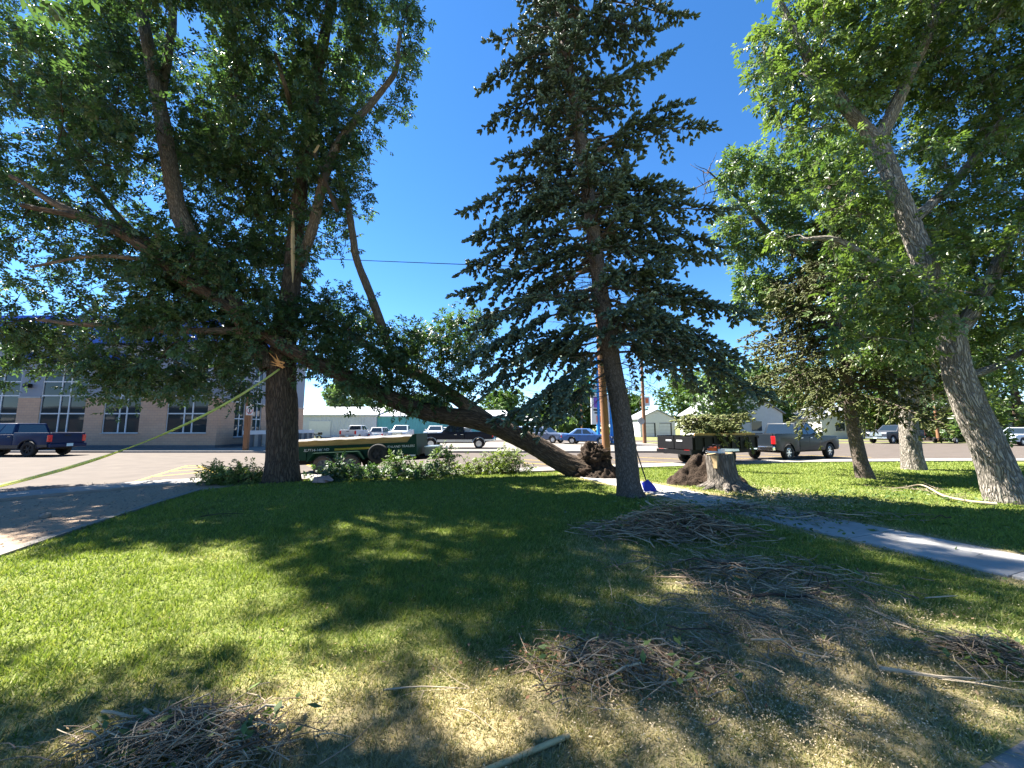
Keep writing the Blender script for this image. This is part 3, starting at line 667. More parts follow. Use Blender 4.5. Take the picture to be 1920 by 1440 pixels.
    if bed:
        zr = sp['rail']
        for s in (1, -1):
            bp_ = [(B_ + .03, sill + .12)] + archpts(xr) + [(gx0 - .05, sill), (gx0 - .05, zr), (B_ + .03, zr)]
            b = MB(); b.prism(bp_, lambda u, v, t: (u, t, v), s * (hw - .10), s * hw); b.build('bed_side', pm, root, bevel=.025, smooth=40)
        b = MB(); b.box((B_ + .03, 0, (zr + sill + .28) / 2 - .01), (.07, 2 * hw - .22, zr - sill - .30)); tg = b.build('tailgate', pm, root, bevel=.02)
        b = MB(); b.box((B_ - .01, 0, zr - .16), (.03, .32, .08)); b.build('tailgate_handle', M['black_plastic'], tg)
        b = MB(); b.box(((B_ + gx0) / 2, 0, sill + .32), (gx0 - B_ - .1, 2 * hw - .22, .05)); b.box((gx0 - .09, 0, (zr + sill) / 2 + .15), (.05, 2 * hw - .22, zr - sill - .35)); b.build('bed_floor', M['black_plastic'], root)
PICK = dict(hw=.98, R=.40, axf=1.95, axr=-1.80, front=2.88, rear=-2.95, sill=.46, belt=1.28, hood=1.22, rail=1.38, gh=(-.86, 1.18, -.72, .42, 1.93, .93, .74), bed=True, side_windows=[(.05, .44), (.49, .90)], doors=[.02, -.82], paint='paint_slate', chrome=True)
def place(name, label, cat, x, y, z, heading, spec, group=None, **kw):
    t = thing(name, label, cat, (x, y, z), heading, group); s = dict(spec); s.update(kw); car(t, s); return t
G = 'pickup trucks parked around the park'
# dark crew cab on the right, hitched to the black trailer
HD = math.atan2(.426, .905); dH = Vector((math.cos(HD), math.sin(HD), 0)); pH = Vector((-dH.y, dH.x, 0))
ca = Vector((13.75, 20.75, 0)); chev = ca + dH * 1.80
place('pickup_truck', 'dark slate crew cab pickup hitched to the loaded black trailer', 'pickup', chev.x, chev.y, 0, HD, PICK, G)
# navy pickup cut by the left edge
q = gp(57, 856)
place('pickup_truck', 'navy pickup with black wheels cut off by the left frame edge', 'pickup', q[0] - 1.72, 23.4, 0, math.pi, PICK, G, paint='paint_navy', chrome=False, rim='black_plastic', R=.43, arch='black_plastic', rocker='paint_taupe')
# older extended cab, heading left
q1 = at(813, 842, 30)
OLD = dict(PICK, hw=.95, R=.37, axf=1.78, axr=-1.80, front=2.68, rear=-2.85, sill=.47, belt=1.18, hood=1.14, rail=1.24, gh=(-.70, 1.05, -.62, .45, 1.80, .90, .76), side_windows=[(.06, .34), (.40, .90)], doors=[-.2, -.68])
place('pickup_truck', 'older black pickup with silver lower trim seen through the fallen trunk gap', 'pickup', (at(813, 842, 29.2)[0] + at(893, 841, 29.2)[0]) / 2, 29.9, .11, math.pi, OLD, G, paint='paint_black_blue', arch='alloy', rocker='alloy')
cargo = thing('storage_bin', 'white plastic bin riding in the bed of the older black pickup', 'bin', (at(876, 812, 29.9)[0], 29.9, .11 + .84)); m = MB(); m.box((0, 0, .31), (.62, 1.1, .6)); m.build('tub', M['white_paint'], cargo, bevel=.05); m = MB(); m.box((0, 0, .66), (.66, 1.14, .07)); m.build('lid', M['white_paint'], cargo, bevel=.02)
# parked row beyond
x_ = at(652, 805, 46)[0]; place('pickup_truck', 'white pickup parked tail first towards the viewer before the white shed', 'pickup', x_, 49, 0, math.pi / 2, PICK, G, paint='paint_white')
x_ = at(744, 805, 44)[0]; place('pickup_truck', 'silver pickup facing the viewer before the teal shed', 'pickup', x_, 46, 0, -math.pi / 2 + .1, PICK, G, paint='paint_silver')
x_ = at(806, 805, 43)[0]; place('pickup_truck', 'pale pickup facing the viewer just left of the older black pickup', 'pickup', x_, 46.5, 0, -math.pi / 2 + .05, PICK, G, paint='paint_white', gh=(-.86, 1.18, -.72, .42, 1.86, .93, .74))
SUV = dict(hw=.92, R=.35, axf=1.38, axr=-1.34, front=2.30, rear=-2.28, sill=.36, belt=1.02, hood=1.00, trunk=1.02, gh=(-2.2, .95, -1.85, .15, 1.68, .88, .68), side_windows=[(.07, .30), (.34, .60), (.64, .90)], doors=[.35, -.55], paint='paint_steel')
SED = dict(hw=.88, R=.32, axf=1.40, axr=-1.33, front=2.38, rear=-2.36, sill=.30, belt=.93, hood=.84, trunk=.98, gh=(-1.75, .95, -.95, .10, 1.46, .82, .62), side_windows=[(.16, .50), (.54, .88)], doors=[.22, -.68], paint='paint_blue')
GC = 'cars in the concrete lot across the street'
x_ = at(706, 808, 50)[0]; place('suv', 'white wagon behind the green trailer between two parked pickups', 'car', x_, 52, 0, math.pi / 2, SUV, GC, paint='paint_white')
x_ = at(834, 806, 52)[0]; place('suv', 'white van-like wagon peeking over the older black pickup cab', 'car', x_, 54, 0, -math.pi / 2, SUV, GC, paint='paint_white')
place('sedan', 'blue four door sedan beside the billboard posts', 'car', at(1104, 820, 36.5)[0], 37.0, .11, -.42, SED, GC)
place('suv', 'steel blue suv parked left of the blue sedan', 'car', at(1022, 815, 40)[0], 40.2, .11, -.62, SUV, GC)
place('suv', 'dark blue suv half hidden by the fallen trunk top', 'car', at(993, 812, 44)[0], 44.5, 0, -.6, SUV, GC, paint='paint_blue', gh=(-2.2, .95, -1.95, .15, 1.78, .88, .74))
gq = gp(1667, 832); GH = math.radians(180 + 16)
place('pickup_truck', 'dark pickup with big chrome grille behind the furrowed middle trunk', 'pickup', gq[0] + 2.15, gq[1] + 1.5, 0, GH, PICK, G, paint='paint_charcoal', grille='chrome')
place('suv', 'silver car at the far right edge behind the leaning trunk', 'car', at(1925, 815, 36)[0], 36.5, 0, math.radians(190), SUV, GC, paint='paint_silver')
# motorcycle
mc = thing('motorcycle', 'touring motorcycle with clear windshield before the white shed', 'motorcycle', (at(586, 810, 50)[0], 50.3, 0.02), math.pi)
for x_, s_ in ((-.75, 1), (.75, 1)): wheel(mc, x_, 0, .31, 'rubber', 'chrome', s_, .14)
m = MB(); m.box((0, 0, .45), (.55, .3, .4)); m.build('engine', M['chrome'], mc, bevel=.06)
m = MB(); m.tube([(-.75, 0, .31), (-.2, 0, .62), (.45, 0, .85), (.75, 0, .31)], .05, 8); m.build('frame', M['black_plastic'], mc)
m = MB(); m.tube([(-.05, 0, .82), (.2, 0, .9), (.45, 0, .85)], [.1, .18, .1], 10); m.build('tank', M['paint_black_blue'], mc, smooth=60)
m = MB(); m.box((-.45, 0, .78), (.75, .32, .14)); m.build('seat', M['black_plastic'], mc, bevel=.05)
m = MB(); m.box((-.85, 0, .85), (.3, .6, .35)); m.build('saddle_bag', M['black_plastic'], mc, bevel=.05)
m = MB(); m.hexa([(.62, -.28, .95), (.64, -.28, .95), (.64, .28, .95), (.62, .28, .95), (.40, -.22, 1.42), (.42, -.22, 1.42), (.42, .22, 1.42), (.40, .22, 1.42)]); m.build('windshield', M['lamp_glass'], mc)
m = MB(); m.tube([(.35, -.42, 1.0), (.5, -.1, 1.02), (.5, .1, 1.02), (.35, .42, 1.0)], .02, 6); m.build('handlebar', M['chrome'], mc)

# ------------------------------------------------------------------ green dump trailer by the kerb
TX0, TX1, TY = -8.15, -3.42, 13.9
gt = thing('dump_trailer', 'dark green tandem axle trailer topped with planks beside the furrowed trunk', 'trailer', ((TX0 + TX1) / 2, TY + 1.05, .0)); gt.rotation_euler = (0, -.045, 0)
hl = (TX1 - TX0) / 2
m = MB(); m.bb(-hl, hl, -.90, -.84, .58, 1.06); m.bb(-hl, hl, .84, .90, .58, 1.06); m.bb(-hl, -hl + .06, -.84, .84, .58, 1.06); m.bb(-hl + .06, hl, -.84, .84, .58, .64); m.build('box', M['trailer_green'], gt, bevel=.008)
m = MB(); m.bb(hl - .06, hl + .02, -.92, .92, .585, 1.36); m.hexa([(hl - .32, -.93, 1.06), (hl - .04, -.93, 1.06), (hl - .04, -.86, 1.06), (hl - .32, -.86, 1.06), (hl - .12, -.93, 1.34), (hl - .04, -.93, 1.34), (hl - .04, -.86, 1.34), (hl - .12, -.86, 1.34)]); m.build('bulkhead', M['trailer_green'], gt, bevel=.01)
for i in range(7):
    m = MB(); m.bb(-hl + .10 + i * .62, -hl + .16 + i * .62, -.935, -.902, .60, 1.05) if i not in (4, 5) else m.bb(-hl + .10 + i * .62, -hl + .16 + i * .62, -.935, -.902, .60, .75); m.build('stake_rib', M['trailer_green'], gt)
m = MB(); m.bb(-hl, hl, -.94, -.905, 1.0, 1.07); m.build('top_rail', M['trailer_green'], gt, bevel=.006)
for s, y_ in ((0, -.87), (1, .87)):
    m = MB(); m.bb(-hl + .12, hl - .2, y_ - .03, y_ + .03, 1.072, 1.27); m.build('side_board', M['plank'], gt, bevel=.006)
m = MB(); NX, NY = 18, 6
for i in range(NX):
    for j in range(NY):
        def tz(a, b): return 1.265 + .07 * math.sin(math.pi * b / NY) + .02 * math.sin(a * 1.9 + b * 1.3)
        x0, x1 = -hl + .08 + (2 * hl - .26) * i / NX, -hl + .08 + (2 * hl - .26) * (i + 1) / NX; y0, y1 = -.92 + 1.84 * j / NY, -.92 + 1.84 * (j + 1) / NY
        m.add([(x0, y0, tz(i, j)), (x1, y0, tz(i + 1, j)), (x1, y1, tz(i + 1, j + 1)), (x0, y1, tz(i, j + 1))], [(0, 1, 2, 3)])
m.build('tarp', M['tarp'], gt)
fcx = -6.2 - (TX0 + TX1) / 2
for s in (-1, 1):
    for x_ in (fcx - .46, fcx + .46): wheel(gt, x_, s * 1.05, .375, 'dusty_rubber', 'dark_base', s, .24)
    m = MB(); fy0, fy1 = sorted((s * .90, s * 1.22)); P = [(fcx - 1.02, .55), (fcx - .80, .84), (fcx + .80, .84), (fcx + 1.02, .55), (fcx + .98, .55), (fcx + .77, .81), (fcx - .77, .81), (fcx - .98, .55)]
    m.prism(P, lambda u, v, t: (u, t, v), fy0, fy1); m.build('fender', M['trailer_green'], gt)
    m = MB(); m.box((fcx, s * 1.02, .62), (.05, .06, .42)); m.build('fender_brace', M['alloy'], gt)
m = MB(); m.bb(-hl, hl, -.55, -.42, .40, .575); m.bb(-hl, hl, .42, .55, .40, .575); m.tube([(hl - .1, -.5, .46), (hl + 1.25, -.04, .44)], .06, 6); m.tube([(hl - .1, .5, .46), (hl + 1.25, .04, .44)], .06, 6); m.build('chassis', M['trailer_black'], gt)
m = MB(); m.tube([(hl + .95, 0, .0), (hl + .95, 0, .85)], .04, 8); m.box((hl + .95, 0, .02), (.2, .2, .03)); m.build('jack', M['alloy'], gt)
m = MB(); m.box((hl + .45, 0, .68), (.55, .5, .32)); m.build('tool_box', M['kerb'], gt, bevel=.02); m = MB(); m.box((hl + .45, 0, .855), (.58, .53, .04)); m.build('tool_box_lid', M['alloy'], gt)
sw = wheel(gt, at(711, 857, 13.9)[0] - (TX0 + TX1) / 2, -1.08, .34, 'rubber', 'black_plastic', -1, .22); sw.name = 'spare_wheel'; sw.location.z = .72
for x_, mt in ((-hl + .12, 'reflector_red'), (-hl + .34, 'sign_white'), (hl - .42, 'reflector_red'), (hl - .22, 'sign_white'), (hl + .3, 'reflector_red'), (hl + .5, 'sign_white')):
    m = MB(); yy = -.955 if abs(x_) < hl else -.42; m.bb(x_, x_ + .2, yy, yy + .03, .565 if abs(x_) < hl else .42, .62 if abs(x_) < hl else .475); m.build('reflective_strip', M[mt], gt)
def tl(s, px0, px1, z, size, mt):
    xm = (at((px0 + px1) / 2, 840, 13.9)[0]) - (TX0 + TX1) / 2
    o = text_mesh('lettering', s, size, mt, gt, Matrix.Translation((xm, -.944, z)) @ Matrix.Rotation(math.pi / 2, 4, 'X'), .2, .003)
    w0 = o.dimensions.x; 
    return o
tl('SL7T14-14K HD', 565, 620, .93, .135, M['sign_white']); tl('SOUTHLAND TRAILERS', 717, 776, .93, .115, M['sign_white'])
m = MB(); xa = at(627, 840, 13.9)[0] - (TX0 + TX1) / 2; xb = at(703, 840, 13.9)[0] - (TX0 + TX1) / 2; m.bb(xa, xb, -.948, -.94, .89, .96); m.build('yellow_stripe', M['yellow_paint'], gt)

# ------------------------------------------------------------------ black trailer behind the slate pickup
BL = 4.35; bt_c = ca - dH * (1.15 + 1.45 + BL / 2)
bt = thing('flat_trailer', 'black tandem trailer piled with cut spruce branches', 'trailer', (bt_c.x, bt_c.y, 0), HD)
h = BL / 2
m = MB(); m.bb(-h, h, -1.0, -.94, .70, 1.30); m.bb(-h, h, .94, 1.0, .70, 1.30); m.bb(h - .06, h, -.94, .94, .70, 1.38); m.bb(-h + .05, h - .06, -.94, .94, .70, .76); m.build('box', M['trailer_black'], bt, bevel=.008)
for s in (-1, 1):
    m = MB(); y0, y1 = sorted((s * .02, s * .99)); m.bb(-h - .06, -h - .01, y0, y1, .72, 1.28); g_ = m.build('tail_gate', M['trailer_black'], bt, bevel=.01)
    m = MB(); m.bb(-h - .075, -h - .062, s * .3 - .16, s * .3 + .16, 1.06, 1.13); m.build('decal', M['sign_white'], g_)
    m = MB(); m.bb(-h - .12, -h - .07, s * .72 - .14, s * .72 + .14, .60, .70); m.build('tail_lamp', M['red_lens'], bt)
    for i in range(8): m = MB(); y0, y1 = sorted((s * 1.002, s * 1.05)); m.bb(-h + .05 + i * .6, -h + .12 + i * .6, y0, y1, .72, 1.28); m.build('stake_rib', M['trailer_black'], bt)
    m = MB(); y0, y1 = sorted((s * 1.0, s * 1.06)); m.bb(-h, h, y0, y1, 1.24, 1.31); m.build('top_rail', M['alloy'] if False else M['trailer_black'], bt)
    for x_ in (-.62, .28): wheel(bt, x_, s * .86, .36, 'rubber', 'black_plastic', s, .24)
m = MB(); m.bb(-h - .1, h, -.6, -.45, .48, .69); m.bb(-h - .1, h, .45, .6, .48, .69); m.bb(-h - .14, -h - .02, -.98, .98, .50, .69); m.tube([(h - .1, -.5, .55), (h + 1.35, -.03, .52)], .06, 6); m.tube([(h - .1, .5, .55), (h + 1.35, .03, .52)], .06, 6); m.build('chassis', M['trailer_black'], bt)
m = MB(); m.box((h + 1.4, 0, .54), (.16, .12, .12)); m.build('coupler', M['alloy'], bt)
m = MB(); m.bb(-h + .1, h - .1, -.99, -.945, 1.32, 1.42); m.build('side_board', M['plank'], bt)
# small utility trailer behind the far pickup
ut = thing('utility_trailer', 'small flat trailer with branches behind the far dark pickup', 'trailer', (at(1778, 825, 41)[0], 41.3, 0), GH)
m = MB(); m.bb(-1.3, 1.3, -.7, .7, .42, .50); m.build('deck', M['trailer_black'], ut)
for s in (-1, 1): wheel(ut, 0, s * .82, .3, 'rubber', 'alloy', s, .2)
m = MB(); m.tube([(1.25, 0, .46), (2.6, 0, .46)], .05, 6); m.build('tongue', M['trailer_black'], ut)
# ------------------------------------------------------------------ trees
def unit(v): return v / (np.linalg.norm(v, axis=-1, keepdims=True) + 1e-9)
def resample(pts, rad, step):
    pts = np.asarray(pts, float); rad = np.asarray(rad, float); P = np.vstack([2 * pts[0] - pts[1], pts, 2 * pts[-1] - pts[-2]]); out = []; ro = []
    for i in range(len(pts) - 1):
        p0, p1, p2, p3 = P[i], P[i + 1], P[i + 2], P[i + 3]; n = max(2, int(np.linalg.norm(p2 - p1) / step))
        for k_ in range(n):
            t = k_ / n; out.append(.5 * ((2 * p1) + (-p0 + p2) * t + (2 * p0 - 5 * p1 + 4 * p2 - p3) * t * t + (-p0 + 3 * p1 - 3 * p2 + p3) * t ** 3)); ro.append(rad[i] * (1 - t) + rad[i + 1] * t)
    out.append(pts[-1]); ro.append(rad[-1]); return np.array(out), np.array(ro)
class Wood:
    def __init__(s): s.V = []; s.F = []; s.B = []; s.n = 0
    def tube(s, pts, rad, n=5, furrow=0, seed=0, lump=0):
        pts = np.asarray(pts, float); rad = np.asarray(rad, float); m = len(pts)
        T = unit(np.gradient(pts, axis=0)); up = np.cross(T[0], (0.3, .9, .1)); up /= np.linalg.norm(up); U = []
        for i in range(m): up = up - T[i] * up.dot(T[i]); up /= np.linalg.norm(up) + 1e-9; U.append(up)
        U = np.array(U); W_ = np.cross(T, U); a = np.arange(n) * 2 * math.pi / n; ca_, sa = np.cos(a), np.sin(a)
        L = np.concatenate([[0], np.cumsum(np.linalg.norm(np.diff(pts, axis=0), axis=1))])
        R_ = np.repeat(rad[:, None], n, 1); bc = np.stack([ca_[None] * R_, sa[None] * R_, np.repeat(L[:, None], n, 1)], -1)
        if lump: R_ = R_ * (1 + lump * (fbm(bc.reshape(-1, 3) * np.array((1.6, 1.6, .8)) + seed * 7.1, seed).reshape(m, n) - .5))
        if furrow:
            q = bc.reshape(-1, 3) * np.array((13, 13, 2.0)) + seed * 3.3; r = 1 - np.abs(2 * fbm(q, seed + 5, 2) - 1); R_ = R_ + furrow * (r.reshape(m, n) - .72) * 1.5
        V = pts[:, None] + R_[..., None] * (ca_[None, :, None] * U[:, None] + sa[None, :, None] * W_[:, None])
        i = np.arange(m - 1)[:, None] * n; k_ = np.arange(n)[None]; k2 = (k_ + 1) % n
        F = np.stack([i + k_, i + k2, i + n + k2, i + n + k_], -1).reshape(-1, 4) + s.n
        s.V.append(V.reshape(-1, 3)); s.B.append(bc.reshape(-1, 3) + seed * .37); s.F.append(F); s.n += m * n
        return pts
    def build(s, name, mat, parent): return np_mesh(name, np.vstack(s.V), np.vstack(s.F), mat, parent, True, vecs={'barkco': np.vstack(s.B)})

def leaf_template(kind='compound', seed=1):
    """returns V (k,4,3): base,left,tip,right per leaflet; x forward, z up"""
    r = np.random.default_rng(seed); L = []
    def leaflet(o, d, ln, wd):
        d = d / np.linalg.norm(d); s_ = np.cross(d, (0, 0, 1)); s_ /= np.linalg.norm(s_); u = np.cross(s_, d)
        L.append([o, o + d * ln * .45 + s_ * wd / 2 + u * wd * .18, o + d * ln - u * ln * .12, o + d * ln * .45 - s_ * wd / 2 + u * wd * .18])
    if kind == 'compound':
        for t in (.45, .8):
            for sd_ in (-1, 1): leaflet(np.array((t, 0, -.12 * t * t)), np.array((.62, sd_ * .8, -.22 + r.uniform(-.25, .12))), r.uniform(.48, .62), r.uniform(.24, .32))
        leaflet(np.array((.9, 0, -.12)), np.array((1, r.uniform(-.15, .15), -.3)), .62, .32)
    elif kind == 'spray':
        for i in range(5):
            a = (i - 2) * .55 + r.uniform(-.2, .2); leaflet(np.array((.15, 0, 0)), np.array((math.cos(a), math.sin(a), r.uniform(-.35, .2))), r.uniform(.6, .9), r.uniform(.3, .42))
    return np.array(L)
TPL = {k_: [leaf_template(k_, s_) for s_ in range(4)] for k_ in ('compound', 'spray')}
def leaves_mesh(name, mat, parent, O, Fd, Up, S, rnd, kind='compound', seed=0):
    r = np.random.default_rng(seed); O = np.asarray(O); Fd = unit(np.asarray(Fd)); S_ = np.cross(Fd, Up); S_ = unit(S_); U = np.cross(S_, Fd)
    which = r.integers(0, 4, len(O)); Vs = []; Rn = []
    for w_ in range(4):
        m = which == w_
        if not m.any(): continue
        T = TPL[kind][w_]; Rm = np.stack([Fd[m], -S_[m], U[m]], -1)          # columns
        P = np.einsum('nij,klj->nkli', Rm, T) * S[m][:, None, None, None] + O[m][:, None, None, :]
        Vs.append(P.reshape(-1, 3)); Rn.append(np.repeat(rnd[m], T.shape[0] * 4))
    V = np.vstack(Vs); n = len(V) // 4; b = np.arange(n)[:, None] * 4
    F = np.concatenate([b + np.array([[0, 1, 2]]), b + np.array([[0, 2, 3]])], 0)
    return np_mesh(name, V, F, mat, parent, attrs={'rnd': np.concatenate(Rn)})
def ell(E, n, r, shell=.3):
    """E: (px,py,Y,rx,ry[,rd m]) -> n clump centres and the outward direction"""
    C = np.array([at(e[0], e[1], e[2]) for e in E]); k_ = np.array([np.linalg.norm(c - np.array((0, 0, CAM_H))) / math.hypot(FPX, math.hypot(e[0] - 960, e[1] - 720)) for c, e in zip(C, E)])
    R_ = np.array([(e[3] * q, (e[5] if len(e) > 5 else (e[3] + e[4]) / 2 * q), e[4] * q) for e, q in zip(E, k_)])
    w_ = (R_.prod(1)) ** .72; pick = r.choice(len(E), n, p=w_ / w_.sum())
    d = unit(r.normal(size=(n, 3))); rr = (shell + (1 - shell) * r.random(n)) ** .5
    return C[pick] + d * rr[:, None] * R_[pick], d
def grow(W, nodes, clumps, r, base=.010, gain=.010, rmax=.055):
    """join every clump to the nearest wood"""
    N_ = list(nodes); arr = np.array(N_); d0 = np.array([np.min(np.linalg.norm(arr - c, axis=1)) for c in clumps]); order = np.argsort(d0); ends = {}
    for ci in order:
        c = clumps[ci]; dd = arr - c; cost = np.linalg.norm(dd, axis=1) + .35 * np.maximum(0, dd[:, 2]); j = int(np.argmin(cost)); s = arr[j]; L = np.linalg.norm(c - s)
        if L < .05: ends[ci] = np.array((0, 0, 1.)); continue
        side = unit(np.cross(c - s, r.normal(size=3))); mid = (s + c) / 2 + side * L * r.uniform(-.14, .14) + np.array((0, 0, .10 * L))
        t = np.linspace(0, 1, max(4, int(L / .32)))[:, None]; P = (1 - t) ** 2 * s + 2 * t * (1 - t) * mid + t * t * c
        P[1:-1] += r.normal(size=(len(P) - 2, 3)) * .025 * min(1, L)
        r0 = min(rmax, base + gain * L); W.tube(P, np.linspace(r0, .007, len(P)), 5 if L > 1.2 else 3, seed=int(ci) % 50)
        arr = np.vstack([arr, P[1:]]); ends[ci] = unit(P[-1] - P[-2])
    return ends
def foliage(W, clumps, ends, r, twigs=7, tl_=(.3, .7), lpt=6, ls=.20, droop=.25, spread=.9):
    O, D, U, S, Rn = [], [], [], [], []
    for ci, c in enumerate(clumps):
        cr = r.random(); e = ends[ci]
        for k_ in range(twigs):
            d = unit(e * .5 + r.normal(size=3) * spread + np.array((0, 0, .12))); L = r.uniform(*tl_)
            p1 = c + d * L * .5 + r.normal(size=3) * .03; p2 = c + d * L + np.array((0, 0, -droop * L))
            W.tube([c, p2], [.006, .002], 3)
            t = r.uniform(.25, 1.05, lpt)[:, None]; pos = (1 - t) ** 2 * c + 2 * t * (1 - t) * p1 + t * t * p2
            ld = unit(d * .7 + r.normal(size=(lpt, 3)) * .75 + np.array((0, 0, -.25)))
            O.append(pos); D.append(ld); U.append(unit(np.array((0, 0, 1.)) + r.normal(size=(lpt, 3)) * .45)); S.append(ls * r.uniform(.7, 1.25, lpt)); Rn.append(np.clip(.45 * cr + .55 * r.random(lpt), 0, 1))
    return np.vstack(O), np.vstack(D), np.vstack(U), np.concatenate(S), np.concatenate(Rn)
def broadleaf(name, label, cat, limbs, E, n, leaf, bark, ls=.20, twigs=7, lpt=6, seed=1, kind='compound', group=None, shell=.3, fname='crown', tl_=(.3, .7), origin=None, droop=.25, grp_limbs=True, sub_trunk=0):
    r = np.random.default_rng(seed); t = thing(name, label, cat, group=group); nodes = []
    for i, (pts, rad, det) in enumerate(limbs):
        w3 = [at(*p) if len(p) == 3 else np.array(p[:3]) for p in pts]; P, R_ = resample(w3, rad, .07 if det > 40 else .14)
        if det <= 40: P = P + (fbm(P * 1.5 + i * 9, 2)[:, None] - .5) * .12 * (np.linspace(0, 1, len(P))[:, None])
        Wt = Wood(); Wt.tube(P, R_, det, .034 if det > 40 else (.014 if det > 20 else 0), seed + i, .24); Wt.build('trunk' if i == 0 else 'limb', bark if i == 0 or bark is not M['bark_brown'] else M['bark_limb'], t)
        k0 = 0 if i else int(len(P) * .45)
        nodes += list(P[k0::3])
    cl, d = ell(E, n, r, shell); cl[:, 2] = np.maximum(cl[:, 2], .25)
    W = Wood(); ends = grow(W, np.array(nodes), cl, r); O, D, U, S, Rn = foliage(W, cl, ends, r, twigs, tl_, lpt, ls, droop)
    W.build('branches', bark, t); leaves_mesh(fname, leaf, t, O, D, U, S, Rn, kind, seed)
    return t

# --- standing tree on the left
ZT = 11.85
E_left = [(110, 60, 13, 190, 150, 2.2), (330, 40, 12, 170, 150, 2.6), (545, 60, 12, 160, 150, 2.4), (705, 40, 12, 85, 110, 1.4), (700, 150, 12, 80, 60, 1.2), (70, 250, 12, 150, 120, 2.0), (270, 220, 12.8, 150, 120, 2.0), (500, 230, 12, 130, 130, 2.2), (625, 260, 12, 60, 70, 1.2), (50, 420, 11.8, 130, 90, 1.6), (200, 400, 12.8, 130, 100, 1.6), (430, 400, 12.6, 120, 110, 1.8), (600, 400, 12.2, 62, 90, 1.2),
          (60, 590, 12, 110, 70, 1.4), (190, 620, 11.4, 120, 85, 1.6), (330, 640, 11.6, 120, 85, 1.6), (440, 600, 11.4, 100, 100, 1.5), (30, 690, 12, 60, 35, .8), (420, 700, 11.4, 70, 50, .9), (240, 700, 11.4, 70, 40, .8), (590, 560, 12.4, 60, 70, 1.1), (300, 520, 12.8, 150, 90, 1.2), (480, 500, 12.8, 90, 90, 1.2),
          (420, -150, 12.2, 130, 80, 1.5), (600, -130, 12, 120, 80, 1.6), (367, -110, 9.3, 190, 110, 1.6), (540, -85, 9.6, 170, 90, 1.6), (250, -70, 9.6, 120, 60, 1.2), (300, 712, 11.3, 95, 32, .8), (130, 690, 11.6, 80, 30, .7), (545, 320, 11.3, 75, 100, .8), (470, 320, 12, 80, 90, 1.2), (150, 640, 12.2, 150, 60, 1.0), (380, 590, 12.4, 120, 90, 1.0), (520, 560, 12.4, 60, 70, .8), (530, 440, 12.9, 80, 110, .9), (520, 200, 12.8, 100, 120, 1.0), (400, 330, 13.2, 120, 120, 1.0), (590, 130, 11.6, 70, 90, .8), (175, 230, 9.8, 110, 90, 1.2), (100, 140, 10.2, 100, 70, 1.1), (305, -80, 8.2, 130, 60, 1.0), (430, -80, 8.2, 120, 60, 1.0), (310, -145, 7.4, 130, 60, .9)]  # clumps above the frame are added to cast dappled shade on the lawn
left_limbs = [([(528, 908, ZT), (529, 860, ZT), (530, 780, ZT), (528, 700, ZT), (535, 620, ZT + .1), (548, 520, ZT + .2), (556, 420, ZT + .2), (575, 270, ZT + .2), (598, 120, ZT + .1), (622, 0, ZT), (640, -150, ZT)], [.54, .44, .415, .40, .32, .27, .22, .19, .17, .14, .10], 60),
              ([(505, 690, ZT - .1), (450, 590, ZT - .4), (385, 490, ZT - .6), (342, 415, ZT - .7), (322, 330, ZT - .7), (298, 190, ZT - .6), (275, 70, ZT - .5), (258, -30, ZT - .4), (230, -200, ZT)], [.26, .25, .24, .23, .21, .18, .16, .14, .1], 56),
              ([(560, 500, ZT + .2), (585, 430, ZT - .2), (610, 330, ZT - .3), (640, 260, ZT - .2), (700, 190, ZT), (742, 130, ZT), (750, 60, ZT)], [.16, .15, .14, .12, .10, .08, .05], 30),
              ([(300, 200, ZT - .5), (318, 80, ZT - .1), (330, -30, ZT)], [.13, .12, .10], 26),
              ([(400, 520, ZT - .5), (250, 440, ZT - 1), (120, 390, ZT - 1.3), (20, 330, ZT - 1.5)], [.15, .12, .10, .06], 20),
              ([(470, 620, ZT - .3), (340, 620, ZT - .8), (200, 610, ZT - .9), (70, 600, ZT - 1.2)], [.12, .10, .08, .04], 16),
              ([(420, 560, ZT + .3), (300, 480, ZT + .9), (200, 380, ZT + 1), (120, 250, ZT + .2), (70, 120, ZT)], [.14, .12, .10, .08, .05], 18),
              ([(545, 205, ZT), (535, 160, ZT - .8), (515, 100, ZT - 1)], [.08, .07, .06], 16)]
ltree = broadleaf('ash_tree', 'tall broadleaf tree with dark furrowed trunk holding up the fallen tree', 'tree', left_limbs, E_left, 1080, M['leaf_dark'], M['bark_brown'], .225, 7, 6, 21)
# splintered wood where the fallen limb struck
spl = MB()
for i in range(9):
    a = at(528 + random.uniform(-4, 8), 684 + random.uniform(-6, 8), 11.28); b = at(505 + random.uniform(-4, 16), 668 + random.uniform(-10, 16), 11.18); spl.tube([a, (a + b) / 2, b], [.025, .018, .003], 5)
spl.build('splintered_wood', M['splinter'], ltree)
st_ = MB(); A = [at(549, y, 11.42) for y in (395, 425, 460, 500, 530)]; st_.tube(A, [.008, .05, .06, .05, .01], 5); st_.build('torn_wood', M['cut_wood'], ltree)
st_ = MB(); st_.tube([at(632, 395, 11.2), at(610, 340, 11.1), at(590, 290, 11.0)], [.07, .06, .05], 9); st_.tube([at(590, 290, 11), at(596, 278, 11)], [.045, .02], 6); st_.build('broken_branch', M['bark_brown'], ltree)
st_ = MB(); st_.tube([at(589, 287, 10.98), at(598, 272, 10.96)], [.04, .03], 7); st_.build('fresh_break', M['cut_wood'], ltree)

